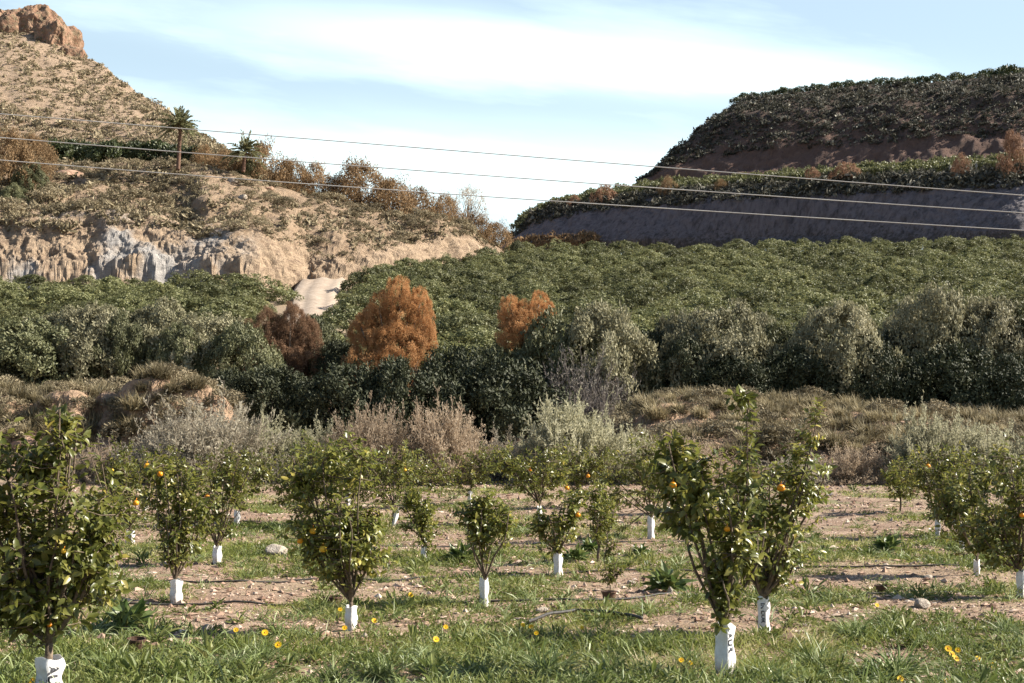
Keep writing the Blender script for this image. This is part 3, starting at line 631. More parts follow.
scatter('bank_scrub', mesa_low, 600, (512, 600), (.5, 1.25), .7, M['browntam'], 304, 'reddish dry scrub at the foot of the mesa cut', 18, .6, .2)

GS = 'scrub bushes on the eroded hillside'
spots = []
for k in range(400):
    px, v_ = rr.uniform(-20, 470), rr.uniform(2.1, 3.98)
    if all((px - a) ** 2 / 90 + (v_ - b) ** 2 / .012 > 1.2 for a, b in spots): spots.append((px, v_))
    if len(spots) >= 110: break
spots.sort(key=lambda q: (round((3.98 - q[1]) / .38), q[0]))
rown, last = 0, None
for px, v_ in spots:
    bnd = round((3.98 - v_) / .38)
    if bnd != last: last, rown = bnd, 0
    rown += 1
    p = hill_front.at(np.array([px]), np.array([v_]))[0]; s = rr.uniform(.5, 1.15) * (1.3 if px < 180 else 1)
    place('scrub_bush', bush_scrub[len(spots) * 7 % 4] if rown % 2 else bush_scrub[rown % 4], p - [0, 0, .1], s * 1.25, s * 1.25, s, rr.uniform(0, 6),
          f'low scrub bush on the eroded hillside, {ordw(bnd + 1)} band below the terrace, {ordw(rown)} along', 'scrub bush', GS)
# dark green hedge trees on the hill terrace
for k in range(15):
    px = 52 + k * 10.4; p = hill_front.at(np.array([px]), np.array([4.25 + rr.uniform(0, .2)]))[0]; s = rr.uniform(.9, 1.15)
    place('citrus_tree', bush_dark[k % 3], p - [0, 0, .2], 1.5 * s, 1.4 * s, 2.5 * s * (1 - .012 * k), rr.uniform(0, 6), f'dark green citrus tree on the hill terrace below the crag, {ordw(k + 1)} toward the palm', 'tree', 'citrus trees on the hill terrace')
# tamarisks on the ridge
ridge = [(8, 138, 180, 22, 150, 'brown tamarisk at the frame edge beside the dark terrace hedge'), (33, 141, 172, 18, 152, 'orange brown tamarisk touching the dark terrace hedge'),
         (205, 150, 176, 13, 163, 'small olive brown tamarisk next to the tall palm'), (224, 154, 176, 13, 164, 'brown tamarisk below the short palm'),
         (262, 148, 190, 24, 165, 'tall rusty tamarisk on the ridge right behind the short palm'), (292, 165, 196, 18, 166, 'brown tamarisk filling the dip of the ridge'),
         (313, 168, 200, 17, 167, 'reddish tamarisk in the middle of the ridge line'), (340, 180, 205, 18, 167, 'low dark brown tamarisk before the highest ridge tamarisk'),
         (362, 168, 214, 30, 168, 'largest dark brown tamarisk on the ridge'), (392, 184, 226, 24, 165, 'dark brown tamarisk spilling over the ridge slope'),
         (420, 193, 226, 24, 167, 'olive brown tamarisk toward the ridge end'), (446, 200, 226, 15, 170, 'dark brown tamarisk beside the bare leafless one'),
         (478, 222, 252, 15, 172, 'low reddish tamarisk under the bare leafless one'), (497, 227, 252, 15, 174, 'last brown tamarisk at the foot of the ridge')]
for k, (cx, top, base, hw, d, lb) in enumerate(ridge):
    dome('tamarisk', bush_brown[k % 4], cx, top - 3, base + 6, hw * 1.2, d, lb, 'tamarisk', 'tamarisks along the ridge')
dome('tamarisk', bush_bare[0], 467, 188, 236, 21, 172, 'bare leafless tamarisk with pinkish twigs against the sky', 'tamarisk', 'tamarisks along the ridge')
dome('bush', bush_olive[1], 250, 160, 182, 11, 163, 'green bush squeezed between ridge tamarisks', 'bush')
dome('bush', bush_olive[2], 30, 165, 196, 17, 150, 'grey green bush on the hillside under the brown tamarisks', 'bush')
dome('bush', bush_olive[0], 14, 185, 212, 16, 147, 'lowest green bush on the hillside at the frame edge', 'bush')
dome('bush', bush_olive[3], 518, 241, 254, 8, 165, 'small bright green bush at the gap between ridge and mesa', 'bush')

def palm(px, base, top, d, fr, label, nf=46):
    b = unproj(px, base, d); t = unproj(px + 1, top, d); h = t[2] - b[2]; q = root('palm_tree', b, label, 'palm', 'palms on the ridge')
    mb = MB(); k = 26; zz = np.linspace(0, h, k); rad = .24 + .05 * np.sin(np.arange(k) * 3.1) - .05 * zz / h; rad[-3:] *= 1.25
    tube(mb, np.stack([.15 * np.sin(zz / h * 1.5), 0 * zz, zz], -1), rad, 9)
    link('trunk', mb.mesh('trunk', M['palmbark'], True), q)
    mb = MB(); r = R(int(px)); c = np.array([.15, 0, h])
    for f in range(nf):
        az = r.uniform(0, 6.28); el = r.uniform(-.35, 1.4); L = fr * r.uniform(.8, 1.1); dh = np.array([math.cos(az), math.sin(az), 0])
        s = np.linspace(0, 1, 13); pts = c + dh * (s * L * math.cos(el))[:, None] + np.array([0, 0, 1]) * (s * L * math.sin(el) - .42 * L * s * s * max(.25, math.cos(el)))[:, None]
        tube(mb, pts, .03 * (1.1 - s), 4, .7, False)
        sd = np.cross(dh, [0, 0, 1]); tg = nrm(np.gradient(pts, axis=0))
        for e in (-1, 1):
            ss = r.uniform(.12, 1, 34); P = np.stack([np.interp(ss, s, pts[:, i_]) for i_ in range(3)], -1); T_ = np.stack([np.interp(ss, s, tg[:, i_]) for i_ in range(3)], -1)
            leaves_far(mb, P, T_ * .8 + sd * e * .8 + [0, 0, .25], r.normal(size=(34, 3)), .2 * L * (1.3 - .7 * ss), .11, np.clip(r.normal(.45 + (.3 if el < -.2 else 0), .2, 34), 0, 1))
    link('crown', mb.mesh('crown', M['palm']), q)
palm(178, 170, 126, 158, 2.7, 'tall palm with a reddish trunk standing against the hill', 54)
palm(243, 172, 152, 161, 2.7, 'short palm with only its fan of fronds above the tamarisks', 40)

# rocks on the hillside
for k, (px, v_, s, lb) in enumerate([(70, 3.45, 1.3, 'orange pink boulder in the middle of the upper cut'), (22, 3.7, .5, 'small pale boulder near the brown tamarisks'), (243, 3.3, .6, 'white boulder on the lit spur'),
                                     (232, 3.75, .6, 'pale boulder high on the lit spur'), (268, 3.75, .5, 'pinkish stone under the rusty ridge tamarisk'), (110, 3.8, .9, 'flat pale rock below the dark terrace hedge')]):
    p = hill_front.at(np.array([float(px)]), np.array([v_]))[0]
    place('boulder', rock_mesh(400 + k, M['redstone'] if k in (0, 4) else M['stone']), p, s * 1.5, s * 1.1, s, k, lb, 'boulder')

# ------------------------------------------------------------------ the two citrus fields
r = R(55); trees = []
row = 0; d = 79.0
while d < 192:
    sp = 4.35; n0 = 0
    x0 = -.5 * d; off = (row % 2) * .5
    for k in range(60):
        x = -60 + (k + off * .6) * sp + r.uniform(-.5, .5); dd = d + r.uniform(-.5, .5)
        px = 512 + x / dd * F_PX * .997
        if px < -25 or px > 1050: continue
        tc_ = np.interp(dd, [92, 112, 124, 136], [-13.8, -16.0, -17.6, -18.6])
        if px < 300 and x < tc_:                              # field beside the cut cliff
            if dd > 124 or x > tc_ - 4.4 or px > 278: continue
            trees.append((x, dd, row, 0))
        else:
            if x < tc_ + (4.3 if dd > 104 else 2.5): continue
            lim = np.interp(px, [330, 345, 400, 470, 515, 1024], [121, 132, 142, 155, 170, 189])
            if dd > lim: continue
            trees.append((x, dd, row, 1))
    d += 4.4 + .016 * (d - 79); row += 1
trees.sort(key=lambda t: (t[3], t[2], t[0]))
cnt = {}
far_mass = []
print('field trees', len(trees))
for x, dd, rw, side in trees:
    cnt[(side, rw)] = cnt.get((side, rw), 0) + 1
    s = r.uniform(.88, 1.12); w = 2.8 * s
    lb = f'citrus tree, {ordw(rw + 1)} row up from the hedge, {ordw(cnt[(side, rw)])} from the ' + ('track, wide field' if side else 'frame edge, field below cliff')
    place('citrus_tree', bush_field[r.randint(5)], (x, dd, zfield(dd) - .15), w, w * .95, 2.2 * r.uniform(.8, 1.15), r.uniform(0, 6), lb, 'tree', 'citrus trees in the two far fields')

# ------------------------------------------------------------------ hedge along the ravine
H = 'grey green saltbushes of the hedge above the ravine'
hedge = [
 (-45, 316, 392, 55, 67, 's', 'saltbush cut by the frame edge above the eroded bank'),
 (28, 320, 392, 50, 65.5, 'o', 'dark green bush at the hedge end above the eroded bank'),
 (92, 312, 388, 52, 67, 's', 'broad pale saltbush above the white stone of the bank'),
 (150, 306, 384, 50, 68, 's', 'tallest pale saltbush of the hedge over the eroded bank'),
 (203, 312, 386, 46, 67, 's', 'rounded saltbush over the corner of the eroded bank'),
 (240, 330, 396, 34, 65, 'o', 'darker bush next to the dark red tamarisk'),
 (55, 310, 380, 50, 71, 's', 'pale saltbush peeping over the dark bush of the hedge end'),
 (312, 322, 372, 24, 72, 'o', 'small green bush at the foot of the dirt track'),
 (338, 345, 400, 30, 68, 'd', 'shaded green bush between the red and the orange tamarisk'),
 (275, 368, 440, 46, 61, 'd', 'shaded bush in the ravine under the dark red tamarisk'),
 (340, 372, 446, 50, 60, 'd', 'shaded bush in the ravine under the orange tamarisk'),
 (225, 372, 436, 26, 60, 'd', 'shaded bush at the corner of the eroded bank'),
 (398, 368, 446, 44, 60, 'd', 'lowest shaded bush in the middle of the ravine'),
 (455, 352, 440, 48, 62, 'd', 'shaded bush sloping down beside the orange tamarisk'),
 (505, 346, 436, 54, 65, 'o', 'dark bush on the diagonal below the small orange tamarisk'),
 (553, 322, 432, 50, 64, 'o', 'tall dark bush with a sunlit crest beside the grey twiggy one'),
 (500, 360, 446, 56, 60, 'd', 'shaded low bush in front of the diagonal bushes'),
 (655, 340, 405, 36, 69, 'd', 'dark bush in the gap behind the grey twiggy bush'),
 (722, 308, 402, 52, 65, 's', 'sunlit saltbush standing over the tussock bank, beside the dark gap'),
 (778, 324, 396, 34, 66, 'o', 'dark bush between the two sunlit saltbushes'),
 (842, 308, 398, 48, 64, 's', 'rounded sunlit saltbush with pale clumps in the middle of the hedge'),
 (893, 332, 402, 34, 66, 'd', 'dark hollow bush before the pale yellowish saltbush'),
 (935, 297, 400, 50, 66, 's', 'tall pale yellowish saltbush of the hedge'),
 (992, 302, 404, 48, 65, 's', 'pale saltbush over the shaded end of the tussock bank'),
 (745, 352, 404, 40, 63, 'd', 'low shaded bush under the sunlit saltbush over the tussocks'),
 (688, 318, 396, 30, 69, 's', 'small pale saltbush peeping out at the dark gap'),
 (760, 314, 396, 26, 69, 's', 'small pale crest behind the dark bush between the sunlit saltbushes'),
 (808, 320, 396, 24, 68, 's', 'narrow pale saltbush touching the rounded sunlit one'),
 (910, 314, 396, 30, 69, 's', 'pale crest behind the dark hollow bush'),
 (962, 306, 396, 30, 69, 's', 'pale crest between the two last saltbushes'),
 (120, 320, 380, 26, 65.5, 'o', 'low olive bush between two pale saltbushes above the bank rim'),
 (178, 324, 384, 24, 65.5, 'o', 'low olive bush beside the tallest pale saltbush'),
 (1052, 306, 405, 46, 65, 'o', 'bush cut by the frame edge over the shaded bank'),
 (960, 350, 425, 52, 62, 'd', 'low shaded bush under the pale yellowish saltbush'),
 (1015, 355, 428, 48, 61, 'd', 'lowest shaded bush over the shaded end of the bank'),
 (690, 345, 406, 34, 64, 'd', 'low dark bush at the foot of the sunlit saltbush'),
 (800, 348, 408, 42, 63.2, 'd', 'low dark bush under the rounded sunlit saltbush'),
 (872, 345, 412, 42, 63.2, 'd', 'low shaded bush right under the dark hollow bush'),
]
for k, (cx, top, base, hw, d, t, lb) in enumerate(hedge):
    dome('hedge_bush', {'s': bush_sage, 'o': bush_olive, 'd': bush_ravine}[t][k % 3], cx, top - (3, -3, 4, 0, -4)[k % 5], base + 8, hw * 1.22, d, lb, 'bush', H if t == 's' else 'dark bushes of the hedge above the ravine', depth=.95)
dome('twiggy_bush', bush_sage[2], 603, 309, 428, 62, 64.3, 'rounded pale crest of the grey bush above the tussock bank', 'bush')
dome('twiggy_bush', wisp_twig[0], 584, 345, 436, 46, 62.2, 'grey lavender twiggy bush with bare branches in the middle of the hedge', 'bush')

def tam_tree(mesh, trunkmat, cx, top, base, hw, d, label, nst, lobes):
    """tamarisk with its stems and a crown of feathery lobes"""
    b = unproj(cx, base, d); q = root('tamarisk_tree', b, label, 'tamarisk'); r = R(int(cx)); mb = MB()
    for (lx, lt, lb_, lw_) in lobes:
        c = unproj(lx, (lt + lb_) / 2, d)
        c = c + np.array([0, r.uniform(-.6, .6), 0]); pr = c - b
        tube(mb, [[r.uniform(-.2, .2), 0, -.3], pr * [.4, .4, .5] + r.normal(size=3) * .15, pr], [.13, .08, .03], 6)
        o = link('crown', mesh[len(mb.V) % len(mesh)], q, unproj(lx, lb_, d) - b + np.array([0, r.uniform(-.5, .5), 0])); w = lw_ * d / F_PX
        o.scale = (w, w, (lb_ - lt) * d / F_PX); o.rotation_euler = (0, 0, r.uniform(0, 6))
    link('trunk', mb.mesh('trunk', trunkmat, True), q)
tam_tree(bush_tam, M['darkbark'], 392, 277, 418, 47, 66, 'large bright orange tamarisk in the middle of the hedge', 6, [(400, 278, 312, 17), (380, 291, 326, 18), (420, 288, 320, 14), (408, 303, 342, 24), (362, 312, 344, 17), (386, 310, 348, 26), (427, 318, 350, 12), (402, 328, 370, 30), (364, 338, 378, 22), (386, 350, 396, 36)])
tam_tree(bush_tam, M['darkbark'], 526, 290, 362, 30, 65.5, 'small orange tamarisk in front of the wide field', 4, [(511, 297, 324, 13), (539, 291, 320, 14), (525, 302, 334, 18), (549, 302, 328, 9), (522, 314, 350, 26)])
tam_tree(bush_red, M['darkbark'], 278, 302, 420, 42, 67, 'dark red brown tamarisk in the hedge below the track', 5, [(292, 303, 334, 19), (268, 308, 342, 20), (306, 316, 346, 15), (252, 322, 356, 18), (282, 322, 366, 28), (306, 338, 374, 20), (270, 346, 398, 36)])

# boulders and tussocks of the ravine banks
for k, (px, v_, s, mt, lb) in enumerate([(80, 2.45, .42, 'stone', 'white stone lying on top of the eroded bank'), (32, 1.25, .62, 'redstone', 'large pinkish boulder in the bank behind the biggest tree'),
                                         (60, 1.15, .4, 'stone', 'smaller pale boulder under the large pinkish one'), (1010, 2.1, .35, 'stone', 'grey stone in the shaded end of the bank'), (905, 1.5, .28, 'redstone', 'reddish stone between tussocks of the bank')]):
    p = bank.at(np.array([float(px)]), np.array([v_]))[0]
    place('boulder', rock_mesh(430 + k, M[mt]), p, s * 1.5, s * 1.1, s * 1.1, k, lb, 'boulder')
spots = []
r = R(66)
for k in range(4000):
    if r.rand() < .70: px, v_ = r.uniform(625, 1045), r.uniform(.7, 2.6)
    else: px, v_ = r.uniform(-10, 232), r.uniform(1.2, 2.9)
    if all((px - a) ** 2 / 260 + (v_ - b) ** 2 / .02 > 1.0 for a, b in spots): spots.append((px, v_))
    if len(spots) >= 270: break
spots.sort(key=lambda q: (q[0] < 400, round(q[1] / .33), q[0])); last = None
for k, (px, v_) in enumerate(spots):
    key = (px < 400, round(v_ / .33))
    if key != last: last, n_ = key, 0
    n_ += 1; p = bank.at(np.array([px]), np.array([v_]))[0]; s = r.uniform(.55, 1.15)
    lb = (f'dry tussock on the eroded bank, {ordw(key[1] - 2)} line up, {ordw(n_)} along' if px < 400 else f'dry grass tussock on the sunny bank, {ordw(key[1] - 1)} line up, {ordw(n_)} from the ravine')
    if k % 4 == 1:
        place('scrub_bush', bush_scrub[k % 3], p - [0, 0, .05], s * .8, s * .8, s * .7, r.uniform(0, 6), lb.replace('dry tussock', 'low scrub bush').replace('dry grass tussock', 'low scrub bush'), 'scrub bush', 'scrub bushes on the ravine banks'); continue
    place('grass_tussock', tussock[k % 4], p - [0, 0, .05], s, s, s * .95, r.uniform(0, 6), lb, 'tussock', 'dry tussocks on the ravine banks')
# thinner dry growth between the tussocks
mb = MB(); U = arr(r.uniform(620, 1060, 7000), r.uniform(-20, 240, 4000)); Vv = arr(r.uniform(.5, 3.1, 7000), r.uniform(1.3, 3.0, 4000)); P = bank.at(U, Vv)
kk = fbm(P * .9, 3, 3) > -.12; P = P[kk]; n = len(P)
blades(mb, P, r.normal(size=(n, 3)) * [.5, .5, 0] + [0, 0, 1], r.uniform(.2, .6, n), r.uniform(.015, .035, n), np.clip(r.normal(.45, .25, n), 0, 1), .5, 3)
tag(link('dry_grass', mb.mesh('dry_grass', M['tussock'])), 'thin dry grass covering the ravine banks', 'grass', kind='stuff')

# pale shrubs at the far edge of the orchard
SH = [
 (208, 402, 486, 66, 46.5, wisp_grey[0], 'big pale grey wispy shrub in front of the eroded bank'),
 (150, 432, 486, 40, 46.5, wisp_grey[1], 'smaller grey shrub leaning on the big wispy one'),
 (268, 425, 488, 36, 47, wisp_green[0], 'pale green grey shrub between the wispy shrub and a young tree'),
 (372, 413, 486, 42, 46.5, wisp_pink[0], 'pinkish dry shrub at the edge of the ravine'),
 (446, 411, 488, 46, 46.2, wisp_pink[1], 'large beige dry shrub beside the pinkish one'),
 (318, 436, 488, 34, 47, wisp_green[1], 'low pale green shrub beside the pinkish shrub'),
 (500, 436, 488, 34, 46.8, wisp_grey[1], 'low grey shrub between the beige and the creamy shrub'),
 (572, 405, 488, 54, 46.2, wisp_green[2], 'large creamy green shrub below the twiggy bush'),
 (634, 436, 488, 34, 46, wisp_green[0], 'low creamy shrub next to the large creamy green one'),
 (690, 442, 490, 42, 46, wisp_pink[1], 'dry beige shrub behind the big front tree'),
 (855, 448, 488, 34, 45.5, wisp_pink[0], 'brownish pink dead shrub at the bare soil strip'),
 (800, 452, 490, 34, 45.5, wisp_grey[0], 'dull grey shrub behind the bushy orange tree'),
 (925, 424, 488, 38, 45.5, wisp_green[1], 'pale silvery shrub behind the trees past the soil strip'),
 (985, 426, 490, 44, 45.5, wisp_green[2], 'wide silvery shrub at the edge of the frame'),
 (1040, 432, 492, 40, 45.5, wisp_green[0], 'silvery shrub cut by the frame edge'),
 (60, 452, 492, 40, 46.5, wisp_grey[1], 'grey shrub mostly hidden behind the biggest tree'),
 (105, 448, 490, 36, 46.5, wisp_pink[0], 'pinkish low shrub behind the biggest tree'),
]
for k, (cx, top, base, hw, d, ms, lb) in enumerate(SH):
    dome('pale_shrub', ms, cx, top + 3, base, hw * 1.02, d, lb, 'shrub', 'pale dry shrubs along the far orchard edge')

# ------------------------------------------------------------------ young orange trees
def gdepth(px, py):
    d = F_PX * CAM_H / max(py - HOR, 8)
    for _ in range(12):
        z = float(zg(np.array((px - 512) / F_PX * d), np.array(d))); d = .5 * d + .5 * F_PX * (CAM_H - z) / max(py - HOR, 8)
    return d
def gpt(px, py):
    d = gdepth(px, py); p = unproj(px, py, d); p[2] = float(zg(p[0], p[1])); return p
def guard(q, h, w, seed, rot=0.0, text=None, tsize=.06, face=1, lean=0.0, tz=.86, hoff=-.28):
    """folded white sleeve, open at the top, crease toward the viewer"""
    r = R(seed); mb = MB(); nz2, na = 12, 24; V = []
    for kz in range(nz2 + 1):
        z = h * kz / nz2
        for ka in range(na):
            a = ka / na * 2 * np.pi; c4 = (abs(math.cos(a)) ** 1.25 + abs(math.sin(a)) ** 1.25) ** (-1 / 1.25)
            rad = w * c4 * (1 + .05 * math.sin(3 * a + kz * .9 + seed)) * (1 + .09 * math.sin(kz * .8 + seed))
            aa = a + rot; V.append((rad * math.cos(aa) + lean * z, rad * math.sin(aa), z + (.025 * math.sin(2 * a + seed) * h * 2 if kz == nz2 else 0)))
    V = np.array(V); V += (.06 * w * fbm(V * 40 + seed, seed, 3))[:, None] * nrm(V * [1, 1, 0] + 1e-9)
    i = np.arange(nz2)[:, None] * na; j = np.arange(na)[None]; j2 = (j + 1) % na
    Q = np.stack([i + j, i + j2, i + na + j2, i + na + j], -1).reshape(-1, 4)
    mb.add(V, None, Q); inn = V * [.95, .95, 1]; mb.add(inn, None, Q[:, ::-1])
    g = link('trunk_guard', mb.mesh('trunk_guard', M['guard'], True), q)
    if text:
        cu = bpy.data.curves.new('lettering', 'FONT'); cu.body = text; cu.size = tsize; cu.extrude = .0006; cu.offset = tsize * .035; cu.align_x = 'LEFT'; cu.align_y = 'CENTER'
        to = bpy.data.objects.new('tmp', cu); COL.objects.link(to); dg = bpy.context.evaluated_depsgraph_get(); dg.update()
        me = bpy.data.meshes.new_from_object(to.evaluated_get(dg)); bpy.data.objects.remove(to); me.name = 'lettering'
        me.materials.clear(); me.materials.append(M['print'])
        a = rot - math.pi / 2 + face * math.pi / 4                     # middle of the chosen front face
        nn = np.array([math.cos(a), math.sin(a), 0]); hx = np.array([-math.sin(a), math.cos(a), 0])
        tv = np.empty(len(me.vertices) * 3, np.float32); me.vertices.foreach_get('co', tv); tv = tv.reshape(-1, 3)
        gz, gh_ = V[:, 2], V @ hx; gn = V @ nn; sel = gn > .2 * w
        zz = h * tz - tv[:, 0]; hh = tv[:, 1] + hoff * w * face
        dist = ((gz[sel][None] - zz[:, None]) / 1.5) ** 2 + (gh_[sel][None] - hh[:, None]) ** 2; wt = 1 / (dist + 1e-7) ** 2
        ndep = (wt * gn[sel][None]).sum(1) / wt.sum(1) + .0035 + tv[:, 2]
        co = nn * ndep[:, None] + hx * hh[:, None] + np.array([0, 0, 1]) * zz[:, None]
        me.vertices.foreach_set('co', co.astype(np.float32).ravel()); me.update()
        link('lettering', me, g)
    return g
def citrus(px, py, lobes, shoots, ll, label, gh=None, gw=None, fruits=(), text=None, fork=None, tsize=.06, face=1, seed=0, lean=0, grot=.12, near=True, tall=False, dmul=1.0, tr=.022):
    if not near: shoots = int(shoots * 1.6); lobes = [(a_[0], a_[1], a_[2] * 1.15, a_[3] * 1.12) for a_ in lobes]
    b = gpt(px, py); d = b[1]; k = d / F_PX; r = R(seed + int(px * 3 + py))
    q = root('orange_tree', b, label, 'orange tree', 'young orange trees in the orchard')
    tb, lf = MB(), MB()
    fk = np.array([r.uniform(-.02, .02), 0, (py - (fork if fork else lobes[0][1] + lobes[0][3] * .75)) * k])
    tube(tb, [[0, 0, -.06], fk * .5 + [r.uniform(-.015, .015), 0, 0], fk], [tr * 1.15, tr, tr * .85], 8)
    allsk = []; tot = sum(a[2] * a[3] for a in lobes)
    for (cx, cy, rx, ry) in lobes:
        c = unproj(cx, cy, d) - b; rad = np.array([rx * k, (rx + ry) * .5 * k * .85, ry * k])
        sk = []
        for e in range(5 if rx * ry > 900 else (1 if rx < 15 else 2)):
            u_ = rdir(r, 1)[0]; u_[2] = abs(u_[2]) * .9 + .1; end = c + u_ * rad * r.uniform(.55, .95); end[2] = max(end[2], fk[2] + .05)
            mid = fk + (end - fk) * .5 + np.array([u_[0] * .08, u_[1] * .08, -.03]) ; s = np.linspace(0, 1, 9)[:, None]
            pts = (1 - s) ** 2 * fk + 2 * s * (1 - s) * mid + s * s * end
            pts = pts + np.stack([.05 * np.sin(s[:, 0] * r.uniform(5, 9) + r.uniform(0, 6)), .05 * np.sin(s[:, 0] * r.uniform(5, 9)), 0 * s[:, 0]], -1) * (s * (1.4 - s))
            tube(tb, pts, np.linspace(tr * .62, .005, 9), 6, .5, False); sk.append(pts)
        sk = np.concatenate(sk); n = max(6, int(shoots * 1.35 * rx * ry / tot))
        U_ = rdir(r, n); lum = 1 + .30 * fbm(U_ * 2.3 + px, seed + 3, 2)
        P = c + U_ * rad * (np.where(r.rand(n) < .3, r.uniform(.2, .65, n), np.where(r.rand(n) < .16, r.uniform(1.0, 1.28, n), r.uniform(.6, 1.0, n))) * lum)[:, None]
        for p in P:
            dist = np.linalg.norm(sk - p, axis=1) + np.maximum(sk[:, 2] - p[2], 0) * .6; j = sk[np.argmin(dist)]
            v_ = p - j; lv = np.linalg.norm(v_) + 1e-6; dr = nrm(v_ + np.array([0, 0, .10]) + nrm(p - c) * .12)
            m_ = j + v_ * .55 + np.array([0, 0, -.02])
            tube(tb, [j, m_, p], [.0045, .0035, .002], 4, .5, False)
            nl = r.randint(9, 15); t = np.linspace(.0, 1, nl) ; sl = min(.32, max(.16, lv)) * 1.0
            C = p - dr * (sl * (1 - t))[:, None] * .8 + r.normal(size=(nl, 3)) * .012
            ph = np.arange(nl) * 2.4 + r.uniform(0, 6); a1 = nrm(np.cross(dr, [.2, .1, 1.0])); a2 = np.cross(dr, a1)
            rd = np.cos(ph)[:, None] * a1 + np.sin(ph)[:, None] * a2
            D = nrm(rd * .85 + dr * (.35 + .5 * t)[:, None] + np.array([0, 0, -.28]) + r.normal(size=(nl, 3)) * .26)
            Nn = nrm(dr * .35 + nrm(p - c) * .45 + np.array([0, 0, .5]) + r.normal(size=(nl, 3)) * .42)
            sz = ll * r.uniform(.65, 1.25, nl) * (1 - .25 * np.abs(t - .5)); ct = np.clip(r.normal(.42, .2, nl) + (.25 if r.rand() < .12 else 0), 0, 1)
            (leaves_near if near else leaves_far)(lf, C, D, Nn, sz, sz * r.uniform(.42, .58, nl), ct)
    link('trunk', tb.mesh('trunk', M['bark'], True), q)
    link('crown', lf.mesh('crown', M['citrus'], near), q)
    if gh: guard(q, gh * k, gw * k * .5, seed + int(px), grot, text, tsize, face, lean)
    for e, (fx, fy, fr) in enumerate(fruits):
        import bmesh; fr = fr * r.uniform(.7, .95)
        near_l = min(lobes, key=lambda a: ((a[0] - fx) / a[2]) ** 2 + ((a[1] - fy) / a[3]) ** 2)
        dd = max(0.0, 1 - ((near_l[0] - fx) / near_l[2]) ** 2 - ((near_l[1] - fy) / near_l[3]) ** 2) ** .5 * (near_l[2] + near_l[3]) * .5 * k * .85
        p = unproj(fx, fy, d - dd * .62) - b
        bm = bmesh.new(); bmesh.ops.create_uvsphere(bm, u_segments=16, v_segments=12, radius=fr * k * .88)
        V = np.array([v_.co[:] for v_ in bm.verts]) * [1, 1, .95]; fs = [[v_.index for v_ in f.verts] for f in bm.faces]; bm.free()
        ang = r.uniform(-.5, .5); V[:, 2] -= np.exp(-((V[:, :2] / (fr * k * .35)) ** 2).sum(1)) * .1 * fr * k * np.sign(V[:, 2])
        fm = MB(); fm.add(V, [f for f in fs if len(f) == 3], [f for f in fs if len(f) == 4], r.rand()); tube(fm, [[0, 0, fr * k * .8], [.004, .002, fr * k * 1.5]], [.003, .002], 4, .1)
        link('orange', fm.mesh('orange', M['peel'], True), q, p)
    return q
citrus(49, 692, [(45, 545, 76, 95), (40, 455, 45, 40), (100, 540, 36, 60), (20, 600, 60, 45), (62, 420, 16, 26), (-15, 500, 40, 70)], 330, .082, 'biggest dense orange tree cut by the frame edge, printed white sleeve at its foot', 38, 27, [(64, 551, 4), (136, 503, 4.5), (50, 625, 4), (-5, 540, 4)], 'AUR', 640, .105, 1, 1, tr=.03)
citrus(725, 674, [(690, 492, 46, 56), (735, 545, 36, 55), (745, 470, 12, 60), (744, 398, 12, 16), (665, 465, 26, 34), (720, 585, 22, 40)], 150, .088, 'leaning front orange tree with a tall lone shoot and the widest white sleeve', 53, 20, [(673, 485, 4.5), (727, 529, 4.5)], 'AUR', 625, .074, 1, 2, tr=.024)
citrus(764, 631, [(770, 505, 52, 62), (800, 480, 30, 52), (740, 500, 30, 50), (775, 560, 34, 28), (812, 430, 12, 28)], 210, .072, 'full leafy orange tree behind the leaning one, narrow printed sleeve', 36, 12, [(781, 488, 5.2), (750, 570, 4)], 'IN COR', 596, .052, -1, 3, tr=.028)
citrus(351, 628, [(335, 525, 48, 60), (340, 465, 42, 34), (312, 530, 26, 50), (365, 540, 34, 45), (300, 480, 28, 30)], 210, .078, 'bushy orange tree with three oranges hanging low on one side', 24, 12, [(300, 541, 4.5), (313, 531, 4.8), (323, 549, 4.6)], None, 600, seed=4)
citrus(176, 601, [(178, 530, 32, 40), (165, 480, 28, 34), (195, 500, 24, 36)], 130, .078, 'compact dark orange tree beside the biggest tree, thick white sleeve', 23, 12, [(147, 466, 4), (160, 474, 4), (136, 503, 4)][:2], None, 578, seed=5)
citrus(217, 563, [(220, 505, 28, 38), (205, 490, 24, 30), (240, 480, 20, 30)], 100, .078, 'orange tree with one orange just behind the compact dark tree', 18, 9, [(207, 497, 4)], None, 545, seed=6)
citrus(484, 606, [(484, 530, 28, 28), (470, 515, 20, 22), (505, 520, 18, 22), (484, 500, 14, 14)], 85, .078, 'small open orange tree with a yellowing crown in the middle of the rows', 29, 9, [(472, 540, 3.4)], None, 577, seed=7)
citrus(558, 575, [(560, 528, 24, 28), (572, 505, 18, 24), (543, 520, 14, 22)], 75, .08, 'small upright orange tree next to the yellowing one', 23, 9, [(578, 515, 3.4)], None, 552, seed=8)
citrus(610, 588, [(612, 570, 14, 16), (610, 545, 10, 14)], 22, .06, 'tiny thin sapling beside a brown pot', None, None, (), None, 582, seed=9, tr=.008)
citrus(651, 538, [(655, 480, 34, 40), (640, 460, 26, 24), (610, 495, 14, 40)], 95, .085, 'orange tree half hidden behind the leaning front tree', 22, 7, (), None, 516, seed=10, near=False)
citrus(1021, 596, [(1010, 520, 44, 54), (985, 540, 26, 36), (1040, 500, 40, 56), (1000, 470, 26, 30)], 170, .08, 'large orange tree leaving the frame beyond the soil strip', 27, 9, [(1022, 515, 4)], None, 570, seed=11)
